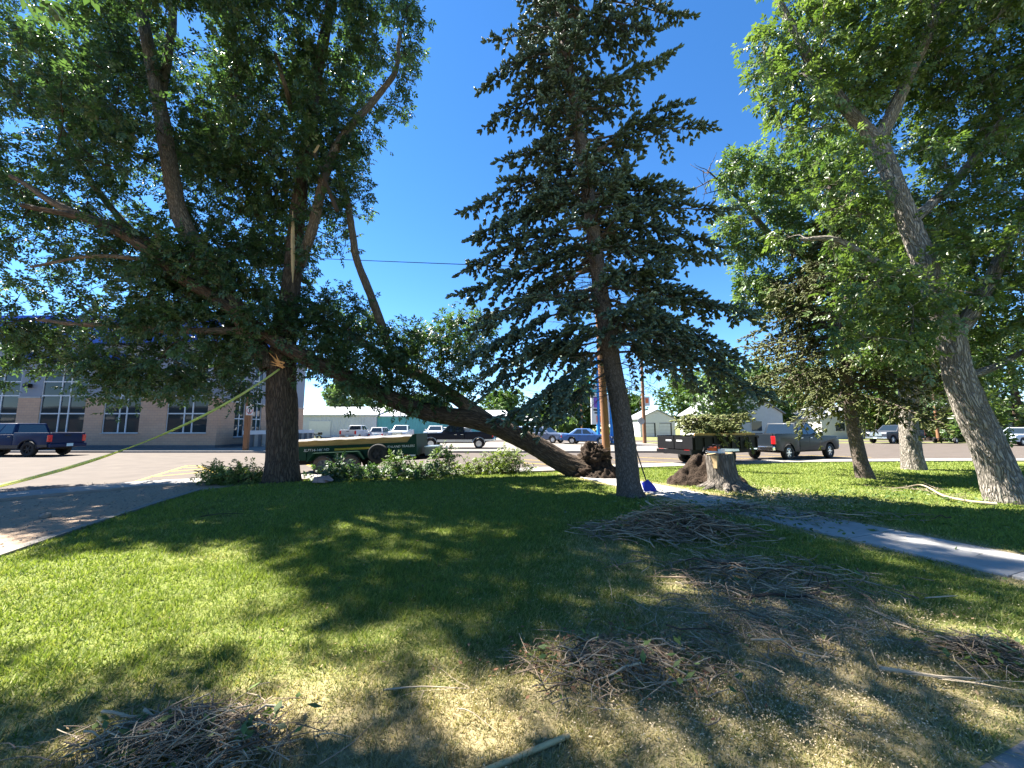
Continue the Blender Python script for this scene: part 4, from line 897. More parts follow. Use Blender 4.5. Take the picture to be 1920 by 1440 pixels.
# --- fallen tree
FY = 13.1
E_fall = [(640, 600, 12.4, 60, 60, 1.0), (720, 660, 12.7, 70, 45, 1.0), (800, 650, 12.7, 60, 40, .9), (865, 640, 12.6, 50, 60, .9), (620, 680, 11.6, 60, 40, .8), (700, 720, 12.2, 60, 30, .8), (520, 610, 11.4, 60, 40, .8), (360, 500, 10.8, 90, 50, 1.0), (240, 470, 10.6, 90, 50, .9), (840, 720, 12.9, 50, 30, .7), (300, 560, 11, 80, 40, .8), (640, 350, 12.1, 40, 60, .7), (655, 250, 12.1, 45, 60, .7), (760, 730, 12.6, 60, 25, .6), (590, 640, 12.3, 50, 50, .8)]
fall_limbs = [([(1108, 886, FY), (1060, 868, FY), (985, 826, FY), (900, 790, FY - .1), (800, 772, FY - .35), (720, 742, FY - .8), (640, 702, FY - 1.4), (560, 664, FY - 1.75), (490, 622, FY - 1.95), (420, 570, FY - 2.2), (340, 520, FY - 2.4), (255, 455, FY - 2.8), (160, 410, FY - 3.1), (40, 385, FY - 3.4)], [.44, .35, .325, .31, .285, .25, .22, .21, .185, .165, .15, .13, .10, .05], 60),
              ([(915, 790, FY), (860, 750, FY), (800, 712, FY - .05), (730, 676, FY - .1), (660, 630, FY - .25), (600, 598, FY - .4), (540, 560, FY - .6)], [.25, .225, .20, .16, .12, .09, .05], 40),
              ([(760, 690, FY - .1), (732, 655, FY - .15), (712, 600, FY - .3), (690, 540, FY - .5), (668, 480, FY - .6), (655, 400, FY - .7), (642, 340, FY - .8), (622, 290, FY - .8), (630, 220, FY - .9), (640, 170, FY - .9)], [.17, .155, .14, .13, .12, .105, .09, .08, .06, .03], 36),
              ([(330, 510, FY - 2.4), (300, 470, FY - 2.6), (295, 430, FY - 2.7)], [.08, .06, .04], 12),
              ([(300, 490, FY - 2.6), (180, 480, FY - 3.2), (60, 500, FY - 3.6)], [.07, .05, .03], 10)]
ftree = broadleaf('fallen_tree', 'uprooted tree leaning across the gap onto the furrowed standing trunk', 'tree', fall_limbs, E_fall, 280, M['leaf_dark'], M['bark_brown'], .21, 6, 6, 33)
def blob(name, mat, parent, c, rad, seed, amp=.35, freq=2.2, n=40, flat=None):
    u = np.linspace(0, math.pi, n); v = np.linspace(0, 2 * math.pi, 2 * n, endpoint=False); Uu, Vv2 = np.meshgrid(u, v, indexing='ij')
    d = np.stack([np.sin(Uu) * np.cos(Vv2), np.sin(Uu) * np.sin(Vv2), np.cos(Uu)], -1).reshape(-1, 3)
    k_ = 1 + amp * 2 * (fbm(d * freq + seed * 5.7, seed, 4) - .5) + amp * .8 * (vnoise(d * freq * 5 + seed, seed + 1) - .5); P = d * k_[:, None] * np.asarray(rad) + np.asarray(c)
    if flat is not None: P[:, 2] = np.maximum(P[:, 2], flat)
    i = np.arange(n * 2 * n).reshape(n, 2 * n); F = np.stack([i[:-1], np.roll(i, -1, 1)[:-1], np.roll(i, -1, 1)[1:], i[1:]], -1).reshape(-1, 4)
    return np_mesh(name, P, F, mat, parent, True)
c = at(1112, 862, FY); blob('root_plate', M['soil'], ftree, c, (.50, .62, .52), 4, .5, 2.4, 46)
c2 = at(1104, 886, FY - .1); blob('root_plate', M['soil'], ftree, c2, (.50, .55, .30), 6, .5, 2.6, 36)
W = Wood(); r = np.random.default_rng(5)
for i in range(26):
    d = unit(np.array((r.uniform(-.3, 1), r.normal() * .8, r.normal() * .7))); L = r.uniform(.3, .55); s = c + d * .38; P = [s, s + d * L * .5 + r.normal(size=3) * .05, s + d * L + r.normal(size=3) * .12 + np.array((0, 0, -.08))]; W.tube(P, [.04, .02, .005], 5, seed=i)
W.build('roots', M['bark_brown'], ftree)

# --- leaning tree on the right, its neighbour, and the trunk behind
LY = 8.55
E_right = [(1500, 60, 9.2, 80, 80, 1.2), (1490, 190, 9.2, 80, 70, 1.2), (1600, 60, 9, 100, 110, 1.6), (1720, 40, 8.8, 120, 120, 1.8), (1860, 60, 8.6, 130, 140, 1.8), (1580, 190, 9.4, 90, 70, 1.2), (1760, 190, 9.2, 120, 100, 1.4), (1880, 220, 8.8, 110, 120, 1.6), (1620, 330, 8.4, 90, 60, 1.0), (1780, 340, 9.4, 130, 90, 1.2), (1880, 400, 8.6, 100, 100, 1.4), (1820, 480, 8.4, 100, 80, 1.0), (1890, 560, 8.4, 80, 90, 1.0), (1720, 560, 7.9, 90, 60, .7), (1640, 560, 8.4, 90, 70, .9), (1800, 620, 9.2, 90, 60, .8), (1900, 680, 8.8, 80, 50, .8), (1650, 640, 8.2, 80, 40, .7), (1850, 740, 9.2, 70, 25, .5), (1560, 400, 9.4, 90, 70, 1.0), (1720, 440, 9.8, 100, 80, 1.0),
           (1650, -200, 9, 200, 150, 2.4), (1900, -150, 8.6, 200, 160, 2.4), (2050, 150, 8.4, 130, 200, 2), (2050, 480, 8.4, 110, 180, 1.8)]
right_limbs = [([(1893, 950, LY), (1872, 890, LY), (1845, 815, LY - .02), (1802, 720, LY - .05), (1778, 620, LY), (1745, 520, LY + .1), (1705, 420, LY + .2), (1668, 320, LY + .3), (1645, 262, LY + .4)], [.37, .30, .28, .25, .23, .21, .195, .18, .165], 64),
               ([(1650, 272, LY + .4), (1590, 205, LY + .5), (1530, 130, LY + .6), (1490, 60, LY + .6), (1450, -20, LY + .6)], [.15, .13, .11, .09, .07], 44),
               ([(1646, 268, LY + .4), (1672, 215, LY + .3), (1705, 140, LY + .1), (1745, 50, LY), (1790, -80, LY)], [.15, .14, .12, .10, .08], 44),
               ([(1782, 640, LY), (1840, 560, LY - .2), (1900, 430, LY - .3), (1960, 300, LY - .3)], [.16, .14, .11, .07], 20),
               ([(1745, 520, LY + .1), (1660, 500, LY + .3), (1570, 450, LY + .6), (1500, 450, LY + .9)], [.11, .09, .07, .04], 16),
               ([(1705, 420, LY + .2), (1800, 330, LY + .5), (1880, 220, LY + .4)], [.12, .10, .06], 16),
               ([(1800, 710, LY), (1860, 690, LY + .2), (1920, 660, LY + .3)], [.10, .08, .05], 14)]
broadleaf('maple_tree', 'leaning pale barked tree at the right edge with a forked crown', 'tree', right_limbs, E_right, 640, M['leaf_mid'], M['bark_grey'], .205, 7, 6, 45)
MY = 15.0
E_mid = [(1390, 330, 13.6, 40, 45, .8), (1420, 430, 13.8, 70, 60, 1.2), (1480, 340, 14.4, 60, 60, 1.2), (1560, 320, 14.6, 70, 70, 1.4), (1500, 530, 14, 90, 60, 1.2), (1400, 540, 14, 50, 50, 1), (1600, 450, 14.8, 90, 100, 1.6), (1640, 600, 14.6, 90, 70, 1.3), (1720, 640, 15, 80, 60, 1.3), (1700, 500, 15.4, 90, 110, 1.6), (1780, 700, 16, 80, 50, 1.2), (1370, 470, 14, 35, 40, .7)]
mid_limbs = [([(1714, 884, MY), (1709, 850, MY), (1704, 790, MY), (1700, 720, MY), (1680, 640, MY), (1650, 560, MY - .1), (1600, 470, MY - .2), (1580, 380, MY - .2)], [.37, .30, .275, .265, .24, .2, .15, .1], 72),
             ([(1680, 640, MY), (1600, 560, MY - .3), (1520, 490, MY - .6), (1450, 445, MY - .8), (1410, 400, MY - 1), (1385, 370, MY - 1)], [.17, .16, .14, .12, .10, .08], 36),
             ([(1690, 690, MY), (1740, 600, MY + .2), (1760, 480, MY + .3)], [.24, .18, .1], 24)]
mtree = broadleaf('maple_tree', 'thick upright furrowed tree in the right grass hung with bare twigs', 'tree', mid_limbs, E_mid, 320, M['leaf_light'], M['bark_grey'], .27, 7, 6, 57)
def twiggy(W, p, d, L, rad, r, depth, bend=.35, sag=-.1):
    n = 5; P = [np.array(p)]; dd = unit(np.array(d, float))
    for i in range(n): dd = unit(dd + r.normal(size=3) * bend * .5 + np.array((0, 0, sag))); P.append(P[-1] + dd * L / n)
    W.tube(P, np.linspace(rad, rad * .35, n + 1), 5 if depth > 1 else 4, seed=int(r.integers(50)))
    if depth > 0:
        for k_ in range(int(r.integers(2, 5))):
            j = int(r.integers(1, n + 1)); twiggy(W, P[j], unit(dd * .6 + r.normal(size=3) * .7), L * r.uniform(.4, .75), rad * .55, r, depth - 1, bend, sag)
W = Wood(); r = np.random.default_rng(8)
for i in range(12): twiggy(W, at(1715 + r.uniform(-35, 50), 695 + r.uniform(-15, 15), 13.0), (r.uniform(-.6, .9), -.3, -.9), r.uniform(1.0, 1.8), .024, r, 3, .5, -.02)
W.build('bare_branches', M['pale_twig'], mtree)
W = Wood()
twiggy(W, at(1385, 372, MY - 1), unit(at(1300, 300, 13.5) - at(1385, 372, 14)), 1.6, .05, r, 2, .25, .02); twiggy(W, at(1410, 400, MY - 1), unit(at(1320, 400, 13.5) - at(1400, 400, 14)), 1.5, .04, r, 2, .25, -.05); W.build('dead_limbs', M['bark_brown'], mtree)

# --- unseen tree left of the frame whose shade falls over the near lawn
SH = [((-8.2, 4.6, 9.5), (1.8, .8, .9)), ((-6.4, 4.4, 9.8), (1.3, .7, .8)), ((-9.8, 3.4, 8.6), (1.8, 1.2, 1.2)), ((-5.0, 4.2, 10.2), (1.3, .9, .8)), ((-7.5, 2, 9.5), (2.2, 1.6, 1.4)), ((-4.5, 1.5, 10), (2, 1.5, 1.2)), ((-3.2, 4.4, 11.2), (1.4, .8, .7)), ((-9.5, .5, 9), (2, 2, 1.8)), ((-5.8, 6.3, 11.6), (1.6, .8, .7)), ((-4.0, 6.5, 12.0), (1.3, .8, .6))]
r = np.random.default_rng(71); t = thing('shade_tree', 'large broadleaf tree shading the near lawn from the left', 'tree')
P, R_ = resample([(-10.6, -.6, 0), (-10.4, -.4, 2.5), (-9.8, .2, 5.5), (-9.0, .6, 8.5), (-8.4, .6, 11)], [.5, .4, .34, .25, .1], .2); Wt = Wood(); Wt.tube(P, R_, 20, 0, 3, .2); Wt.build('trunk', M['bark_brown'], t)
NSH = 108; pk = r.choice(len(SH), NSH, p=np.array([.16, .10, .13, .09, .13, .12, .07, .08, .07, .05])); d = unit(r.normal(size=(NSH, 3))); cl = np.array([SH[i][0] for i in pk]) + d * (r.random(NSH) ** .5)[:, None] * np.array([SH[i][1] for i in pk])
W = Wood(); ends = grow(W, P[len(P) // 2::2], cl, r); O, D, U, S, Rn = foliage(W, cl, ends, r, 5, (.35, .8), 5, .34); W.build('branches', M['bark_brown'], t); leaves_mesh('crown', M['leaf_dark'], t, O, D, U, S, Rn, 'compound', 3)

# --- spruces
def shoot_tpl():
    V = []; F = []
    r = np.random.default_rng(2)
    ring = lambda x, rad, ph: [(x, rad * math.cos(ph + 2.094 * i), rad * math.sin(ph + 2.094 * i)) for i in range(3)]
    V += ring(.0, .10, 0) + ring(.66, .15, .6) + [(1, 0, 0)]
    for i in range(3):
        j = (i + 1) % 3; F += [(i, j, 3 + j), (i, 3 + j, 3 + i), (3 + i, 3 + j, 6)]
    for k_ in range(4):
        x = .05 + .85 * k_ / 4; a = k_ * 2.4; c_, s_ = math.cos(a), math.sin(a); ln = r.uniform(.22, .30); wd = .06; b = len(V)
        V += [(x, -s_ * wd, c_ * wd), (x, s_ * wd, -c_ * wd), (x + ln * .75, c_ * ln * .8, s_ * ln * .8)]; F.append((b, b + 1, b + 2))
    return np.array(V), np.array(F)
SV, SF = shoot_tpl()
def shoots_mesh(name, mat, parent, O, D, L, rnd, fat=1.0):
    O = np.vstack(O); D = unit(np.vstack(D)); L = np.concatenate(L); rnd = np.concatenate(rnd); A = np.cross(D, (.31, .22, .92)); A = unit(A); B = np.cross(D, A)
    Rm = np.stack([D, A, B], -1); T = SV * np.array((1, fat, fat)); P = np.einsum('nij,kj->nki', Rm, T) * L[:, None, None] + O[:, None]; n = len(O)
    F = (SF[None] + (np.arange(n) * len(SV))[:, None, None]).reshape(-1, 3)
    return np_mesh(name, P.reshape(-1, 3), F, mat, parent, attrs={'rnd': np.repeat(rnd, len(SV))})
def bough(W, acc, p0, p1, r, sag=.12, sp=.17, secl=.42, hang=.25, sl_=(.10, .19), bare=.20, rad=.035, sstep=.096, tipup=0.05):
    p0 = np.asarray(p0); p1 = np.asarray(p1); L = np.linalg.norm(p1 - p0); mid = (p0 + p1) / 2 + np.array((0, 0, sag * L)) + r.normal(size=3) * .05 * L; n = max(6, int(L / .12)); t = np.linspace(0, 1, n)[:, None]
    P = (1 - t) ** 2 * p0 + 2 * t * (1 - t) * mid + t * t * p1; P[:, 2] += (tipup * L * t[:, 0] ** 4); P[1:] += r.normal(size=(n - 1, 3)) * .012
    W.tube(P, np.linspace(rad, .006, n), 5, seed=int(r.integers(40))); T = unit(np.gradient(P, axis=0)); br = r.random()
    O, D, S, R_ = acc; s = bare * r.uniform(.6, 1.9) * L + r.random() * sp; k_ = 0; skip = r.uniform(.02, .22); vary = r.uniform(.75, 1.2)
    def along(q0, d0, ln, ht):
        m = max(2, int(ln / sstep)); tt = np.linspace(.12, 1, m)[:, None]; pts = q0 + d0 * ln * tt + np.array((0, 0, -1.)) * ht * ln * tt ** 2
        tan = unit(d0 + np.array((0, 0, -1.)) * 2 * ht * tt); sd_ = unit(np.cross(tan, (0, 0, 1.)) + 1e-6); sgn = np.where(np.arange(m) % 2 == 0, 1, -1)[:, None]
        for kk in range(3):
            dirs = tan * .8 + sd_ * sgn * (1, -.6, .1)[kk] * .75 + np.array((0, 0, .45)) * (kk == 2) + np.array((0, 0, 1.)) * (r.random((m, 1)) * .9 - .45) + r.normal(size=(m, 3)) * .12
            O.append(pts + r.normal(size=(m, 3)) * .01); D.append(dirs); S.append(r.uniform(*sl_, m)); R_.append(np.clip(.35 * br + .2 * tt[:, 0] + .45 * r.random(m), 0, 1))
        O.append(pts[-1:]); D.append(tan[-1:]); S.append(np.array([sl_[1]])); R_.append(np.array([min(1, .5 + .5 * r.random())]))
        W.tube([q0, q0 + d0 * ln * .6 + np.array((0, 0, -ht * ln * .36)), pts[-1]], [.010, .006, .003], 3)
    while s < L * .98:
        i = min(n - 1, int(s / L * (n - 1))); f = s / L; side = 1 if k_ % 2 else -1; hz = unit(np.cross(T[i], (0, 0, 1.))) * side
        ln = np.clip(secl * L * (1.05 - f) * r.uniform(.45, 1.3) * vary, .12, 1.0); d0 = unit(T[i] * .75 + hz * .85 + r.normal(size=3) * .12 + np.array((0, 0, .05))); (along(P[i], d0, ln, hang * r.uniform(.2, 1.8)) if r.random() > skip else None); s += sp / 2 * r.uniform(.7, 1.3); k_ += 1
    along(P[int(n * .82)], T[-1], L * .2 + .05, .02)
SY = 9.3
sp_t = thing('blue_spruce', 'tall blue green spruce with bare lower trunk in the centre', 'tree'); r = np.random.default_rng(17)
TP = [(1182, 934, SY), (1178, 905, SY), (1168, 800, SY), (1148, 680, SY), (1128, 560, SY), (1112, 430, SY + .05), (1090, 280, SY + .1), (1066, 120, SY + .15), (1045, 0, SY + .2), (1015, -150, SY + .3), (960, -420, SY + .5)]
w3 = [at(*p) for p in TP]; P, R_ = resample(w3, [.36, .27, .235, .215, .19, .17, .15, .125, .105, .08, .02], .07); Wt = Wood(); Wt.tube(P, R_, 48, .016, 4, .16); Wt.build('trunk', M['bark_spruce'], sp_t)
zs = P[:, 2]
def on_trunk(z): return np.array([np.interp(z, zs, P[:, k_]) for k_ in range(3)])
def tz_of(py): return on_trunk(at(1110, py, SY)[2])
acc = ([], [], [], []); W = Wood()
for py, tx, ty, dy in [(45, 922, 80, .2), (90, 908, 165, -.2), (150, 915, 245, .4), (250, 940, 310, -.3), (300, 868, 408, .1), (350, 884, 462, -.3), (420, 868, 520, .5), (470, 862, 565, -.2), (540, 880, 640, .3), (560, 872, 690, -.4), (620, 888, 755, .2), (650, 930, 812, -.3), (640, 985, 820, .5), (600, 900, 720, .9), (690, 1010, 812, -.2), (500, 900, 610, 1.0),
                      (-30, 1288, 45, .2), (-10, 1225, 75, -.6), (190, 1262, 108, .2), (262, 1332, 245, .1), (310, 1280, 200, -.4), (330, 1245, 370, .2), (360, 1285, 368, .4), (390, 1372, 410, .1), (410, 1340, 470, -.4), (470, 1352, 492, .2), (500, 1330, 590, .5), (540, 1425, 605, -.1), (560, 1395, 700, .1), (600, 1360, 690, .6), (600, 1455, 770, .2), (640, 1330, 740, -.3), (660, 1300, 690, .3)]:
    tip = at(tx, ty, SY + dy * 1.4); bough(W, acc, tz_of(py), tip, r, .10, .15, .44, .40)
z = 3.3
while z < zs[-1] - .3:
    Lz = np.interp(z, [2.6, 4, 7, 11, 14, 18], [2.2, 2.5, 2.2, 1.7, 1.3, .3])
    for k_ in range(2):
        a = r.choice([-1, 1]) * math.pi / 2 + r.uniform(-.75, .75); front = math.sin(a) < 0; L = Lz * r.uniform(.65, 1.05) * (.8 if front else 1)
        if front and z < 6 and r.random() < .55: continue
        p0 = on_trunk(z + r.uniform(-.1, .1)); bough(W, acc, p0, p0 + np.array((math.cos(a) * L, math.sin(a) * L, r.uniform(-.30, .10) * L)), r, .08, .18, .42, .40)
    for k_ in range(2 if z > 3.6 else 0):
        a = r.choice([0, math.pi]) + r.uniform(-.6, .6); L = Lz * r.uniform(.5, .8); p0 = on_trunk(z); bough(W, acc, p0, p0 + np.array((math.cos(a) * L, math.sin(a) * L, r.uniform(-.30, .12) * L)), r, .08, .18, .42, .40)
    z += .27
for i in range(70):     # dry twigs low on the trunk
    z = r.uniform(2.5, 5.5); a = r.uniform(0, 6.28); twiggy(W, on_trunk(z), (math.cos(a), math.sin(a), -.05), r.uniform(.5, 1.6), .012, r, 2, .3, -.03)
W.build('branches', M['bark_spruce'], sp_t); shoots_mesh('crown', M['needle'], sp_t, *acc, fat=1.5)
N_SHOOTS = sum(len(x) for x in acc[2])
# second, olive spruce
SY2 = 12.4; ns = thing('olive_spruce', 'olive brown spruce with drooping boughs standing in the right grass', 'tree')
TP = [(1624, 902, SY2), (1612, 860, SY2), (1596, 780, SY2), (1585, 700, SY2), (1572, 600, SY2), (1562, 480, SY2), (1555, 330, SY2)]
P, R_ = resample([at(*p) for p in TP], [.26, .19, .165, .155, .13, .1, .04], .06); Wt = Wood(); Wt.tube(P, R_, 56, .016, 9, .18); Wt.build('trunk', M['bark_spruce'], ns); zs = P[:, 2]
acc2 = ([], [], [], []); W = Wood(); z = 2.7
while z < zs[-1] - .2:
    Lz = np.interp(z, [2.2, 4, 7, 10], [2.9, 3.0, 1.9, .3])
    for k_ in range(5):
        a = r.uniform(0, 6.28); L = Lz * r.uniform(.75, 1.1); p0 = on_trunk(z + r.uniform(-.15, .15)); bough(W, acc2, p0, p0 + np.array((math.cos(a) * L, math.sin(a) * L, r.uniform(-.38, -.05) * L)), r, .10, .26, .36, .75, (.11, .18), .15, .035, .115)
    z += .32
for tx, ty, dy in [(1415, 720, -.4), (1400, 640, 0), (1440, 560, -.6), (1475, 745, -1.0), (1530, 760, -1.4), (1660, 770, -.6), (1640, 700, -1.6), (1700, 730, .3)]:
    bough(W, acc2, on_trunk(np.clip(at(1580, ty - 70, SY2)[2], 2.6, 9)), at(tx, ty, SY2 + dy), r, .12, .24, .36, .75, (.10, .17), .15, .035, .095)
W.build('branches', M['bark_spruce'], ns); shoots_mesh('crown', M['needle_olive'], ns, *acc2, fat=1.1)

# --- background trees
def bg_tree(name, label, px, py_top, py_bot, Y, wpx, leaf='leaf_far', seed=1, n=70, ls=None, group='far trees beyond the street'):
    k_ = Y / FPX; r = np.random.default_rng(seed); base = at(px, 801 + 1.7 * FPX / Y, Y); base[2] = 0; top = at(px, py_top, Y)[2]; bot = max(.4, at(px, py_bot, Y)[2]); t = thing(name, label, 'tree', group=group)
    h = top - bot; Wt = Wood(); P, R_ = resample([base, base + np.array((.1, 0, bot + .25 * h)), base + np.array((-.1, 0, bot + .8 * h))], [.035 * top + .05, .025 * top, .02], .4); Wt.tube(P, R_, 8, 0, seed); Wt.build('trunk', M['bark_brown'], t)
    wr_ = wpx * k_ / 2; cl = []
    for i in range(n):
        f = r.random(); w_ = wr_ * math.sin(math.pi * (.12 + .83 * f)) ** .7; a = r.uniform(0, 6.28); q = r.random() ** .5; cl.append((base[0] + math.cos(a) * w_ * q, Y + math.sin(a) * w_ * q, bot + f * h))
    cl = np.array(cl); O, D, U, S, Rn = [], [], [], [], []; sz = ls or .011 * Y
    m = 26; W = Wood(); grow(W, P[len(P) // 3:], cl, r, .02, .012, .12); tag(W.build('branches', M['bark_brown'], t), kind='stuff')
    for c in cl:
        d = unit(r.normal(size=(m, 3))); cr = r.random(); O.append(c + d * r.random((m, 1)) ** .5 * .16 * min(h, 2 * wr_)); D.append(unit(d + r.normal(size=(m, 3)) * .6)); U.append(unit(np.array((0, 0, 1.)) + r.normal(size=(m, 3)) * .6)); S.append(sz * r.uniform(.6, 1.2, m)); Rn.append(np.clip(.5 * cr + .5 * r.random(m), 0, 1))
    leaves_mesh('crown', M[leaf], t, np.vstack(O), np.vstack(D), np.vstack(U), np.concatenate(S), np.concatenate(Rn), 'spray', seed)
    return t
for i, a in enumerate([('round green tree above the white shed roof', 645, 722, 772, 82, 85, 'leaf_light'), ('low tree over the teal shed roof', 790, 745, 775, 84, 90, 'leaf_light'), ('broad tree behind the small teal shed', 950, 735, 800, 95, 110, 'leaf_far'), ('leafy tree left of the billboard', 1045, 735, 805, 80, 90, 'leaf_far'), ('tree directly behind the billboard', 1105, 715, 805, 82, 70, 'leaf_far'),
                       ('tree right of the garage gable', 1290, 700, 790, 76, 110, 'leaf_far'), ('bright tree over the white house roof', 1360, 680, 790, 48, 110, 'leaf_light'), ('tree behind the loaded trailer branches', 1440, 690, 790, 66, 110, 'leaf_far'), ('tree above the pale house beyond the slate pickup', 1520, 690, 785, 72, 110, 'leaf_far'), ('tree between olive spruce and furrowed trunk', 1650, 690, 790, 56, 100, 'leaf_far'), ('dense tree behind the far dark pickup', 1740, 640, 800, 50, 110, 'leaf_far'), ('shady tree behind the leaning trunk', 1830, 620, 800, 46, 110, 'leaf_mid'), ('dense tree at the far right edge', 1915, 600, 800, 42, 120, 'leaf_mid'),
                       ('distant tree just left of the garage', 1180, 740, 805, 110, 60, 'leaf_far'), ('distant tree behind the parked silver pickup', 730, 752, 790, 110, 60, 'leaf_far'), ('dark conical evergreen by the far utility trailer', 1785, 770, 826, 46, 40, 'needle_olive')]):
    bg_tree('background_tree', a[0], *a[1:6], leaf=a[6], seed=100 + i, n=70 if a[4] > 60 else 100)
for i, a in enumerate([('low hedge bush beside the far utility trailer', 1800, 800, 828, 43, 45, 'leaf_light'), ('round bush in front of the tan house', 1835, 803, 828, 44, 40, 'leaf_yellow'), ('shrub by the billboard post foot', 1150, 806, 822, 50, 30, 'leaf_light'), ('rounded shrub behind the steel blue suv', 1065, 790, 814, 70, 45, 'leaf_light')]):
    t = bg_tree('garden_bush', a[0], *a[1:6], leaf=a[6], seed=200 + i, n=40, group='far garden bushes'); t['category'] = 'bush'
# ------------------------------------------------------------------ leafy cut branches on the verge
def leafy(name, label, E, n, leaf, seed, ls=.17, cat='branches', stems=5):
    r = np.random.default_rng(seed); t = thing(name, label, cat); cl, d = ell(E, n, r, .1); cl[:, 2] = np.maximum(cl[:, 2], .12)
    c0 = cl.mean(0); nodes = []; W = Wood(); span = np.ptp(cl[:, 0])
    for i in range(stems):
        s = np.array((cl[:, 0].min() + span * (i + .5) / stems, c0[1] + r.uniform(-.2, .2), .09)); e = s + np.array((r.uniform(-.5, .5), r.uniform(-.2, .2), cl[:, 2].max() * .7)); P, R_ = resample([s, (s + e) / 2 + r.normal(size=3) * .08, e], [.022, .015, .006], .1); W.tube(P, R_, 5); nodes += list(P)
    ends = grow(W, np.array(nodes), cl, r, .006, .006, .02); O, D, U, S, Rn = foliage(W, cl, ends, r, 6, (.16, .48), 5, ls); O[:, 2] = np.maximum(O[:, 2], .10)
    W.build('stems', M['bark_brown'], t); leaves_mesh('foliage', leaf, t, O, D, U, S, Rn, 'compound', seed); return t
leafy('leafy_branches', 'pale leafy cut branches on the kerb left of the dark furrowed trunk', [(440, 892, 12.0, 58, 24, .5), (415, 900, 12.0, 36, 14, .4), (470, 885, 12.1, 30, 18, .4)], 38, M['leaf_yellow'], 3, .15)
leafy('leafy_branches', 'dark heap of leafy cut branches in front of the green trailer wheels', [(700, 900, 12.4, 110, 14, .7), (640, 900, 12.0, 50, 14, .5), (770, 900, 12.6, 60, 12, .5), (640, 882, 12.4, 16, 14, .3)], 46, M['leaf_dark'], 4, .18, stems=9)  # dark leaf colour stands in for shade over this heap
leafy('leafy_branches', 'upright leafy sprig before the trailer tool box', [(745, 868, 13.0, 20, 26, .25), (825, 868, 13.3, 20, 28, .3), (800, 888, 13.2, 40, 10, .3)], 20, M['wilted'], 5, .18)
leafy('leafy_branches', 'airy sunlit leafy branches on the kerb left of the fallen trunk base', [(880, 878, 13.8, 42, 18, .4), (940, 870, 13.9, 36, 26, .4), (960, 884, 13.9, 34, 14, .4), (900, 888, 13.8, 60, 8, .3)], 38, M['leaf_yellow'], 6, .16)
# brush load on the black trailer
bl = thing('branch_load', 'heap of cut yellow green spruce boughs on the black trailer', 'branches', (0, 0, 0)); r = np.random.default_rng(91); mw = bt.matrix_basis
for i in range(46):
    acc = ([], [], [], []); W = Wood(); a = r.uniform(0, 6.28); c = mw @ Vector((r.uniform(-1.3, 1.9), r.uniform(-.8, .8), 1.3 + r.random() ** 1.2 * .95)); d = np.array((math.cos(a), math.sin(a) * .6, r.uniform(-.15, .25))); L = r.uniform(1.0, 1.8)
    c = np.array(c); bough(W, acc, c - d * L / 2, c + d * L / 2 + np.array((0, 0, -.1)), r, .12, .26, .36, .5, (.15, .24), .05, .02, .14); W.build('bough_stem', M['bark_spruce'], bl); tag(shoots_mesh('bough', M['needle_cut'], bl, *acc, fat=1.1), kind='stuff')
for sx, sy in ((1.3, -1.02), (.2, -1.03), (-.5, -1.05)):
    acc = ([], [], [], []); W = Wood(); p0 = np.array(mw @ Vector((sx, sy + .3, 1.5))); p1 = np.array(mw @ Vector((sx + .15, sy - .15, .62 if sx > 1 else .95))); bough(W, acc, p0, p1, r, .25, .2, .30, .5, (.15, .22), .05, .02, .12); W.build('bough_stem', M['bark_spruce'], bl); tag(shoots_mesh('bough', M['needle_cut'], bl, *acc), kind='stuff')

# ------------------------------------------------------------------ stump, chainsaw, dirt heaps, shovel
sx, sy = gp(1362, 924)[:2]; sz = lz(sx, sy); stp = thing('tree_stump', 'sawn grey stump with a pale cut top beside the dirt heap', 'stump', (sx, sy, sz - .03))
H_ = .93; P, R_ = resample([(0, 0, 0), (-.03, 0, .12), (-.06, 0, .35), (-.10, 0, .65), (-.13, 0, H_)], [.56, .42, .35, .325, .32], .03); Wt = Wood(); Wt.tube(P, R_, 84, .03, 6, .15); Wt.build('trunk', M['bark_stump'], stp)
m = MB(); ring = [(-.13 + .305 * math.cos(a), .305 * math.sin(a), H_ + .006 + .03 * math.sin(a + 2)) for a in np.linspace(0, 2 * math.pi, 30, endpoint=False)]; m.add(ring + [(-.13, 0, H_ + .02)], [(i, (i + 1) % 30, 30) for i in range(30)]); m.build('cut_face', M['cut_wood'], stp)
m = MB(); m.hexa([(-.40, -.20, .58), (-.35, -.27, .58), (-.30, -.22, .58), (-.34, -.14, .58), (-.45, -.17, H_ - .02), (-.35, -.30, H_ - .02), (-.26, -.25, H_ - .02), (-.40, -.08, H_ - .02)]); m.build('cut_side', M['cut_wood'], stp)
W = Wood(); r = np.random.default_rng(12)
for i in range(9):
    a = i * .7 + r.uniform(-.2, .2); d = np.array((math.cos(a), math.sin(a), 0)); W.tube([d * .30 + np.array((0, 0, .16)), d * .5 + np.array((0, 0, .07)), d * .75 + np.array((0, 0, .0))], [.12, .09, .03], 10, 0, i, .2)
W.build('root_flare', M['bark_stump'], stp)
cw = thing('chainsaw', 'orange and white chainsaw resting on the sawn stump', 'chainsaw', (sx - .30, sy - .06, sz + H_ - .01), .12)
m = MB(); m.box((.0, 0, .10), (.26, .17, .13)); m.build('body', M['orange_plastic'], cw, bevel=.03)
m = MB(); m.box((-.03, 0, .035), (.30, .18, .06)); m.build('crank_case', M['white_paint'], cw, bevel=.02)
m = MB(); m.box((.14, -.10, .06), (.2, .03, .11)); m.build('side_cover', M['white_paint'], cw, bevel=.01)
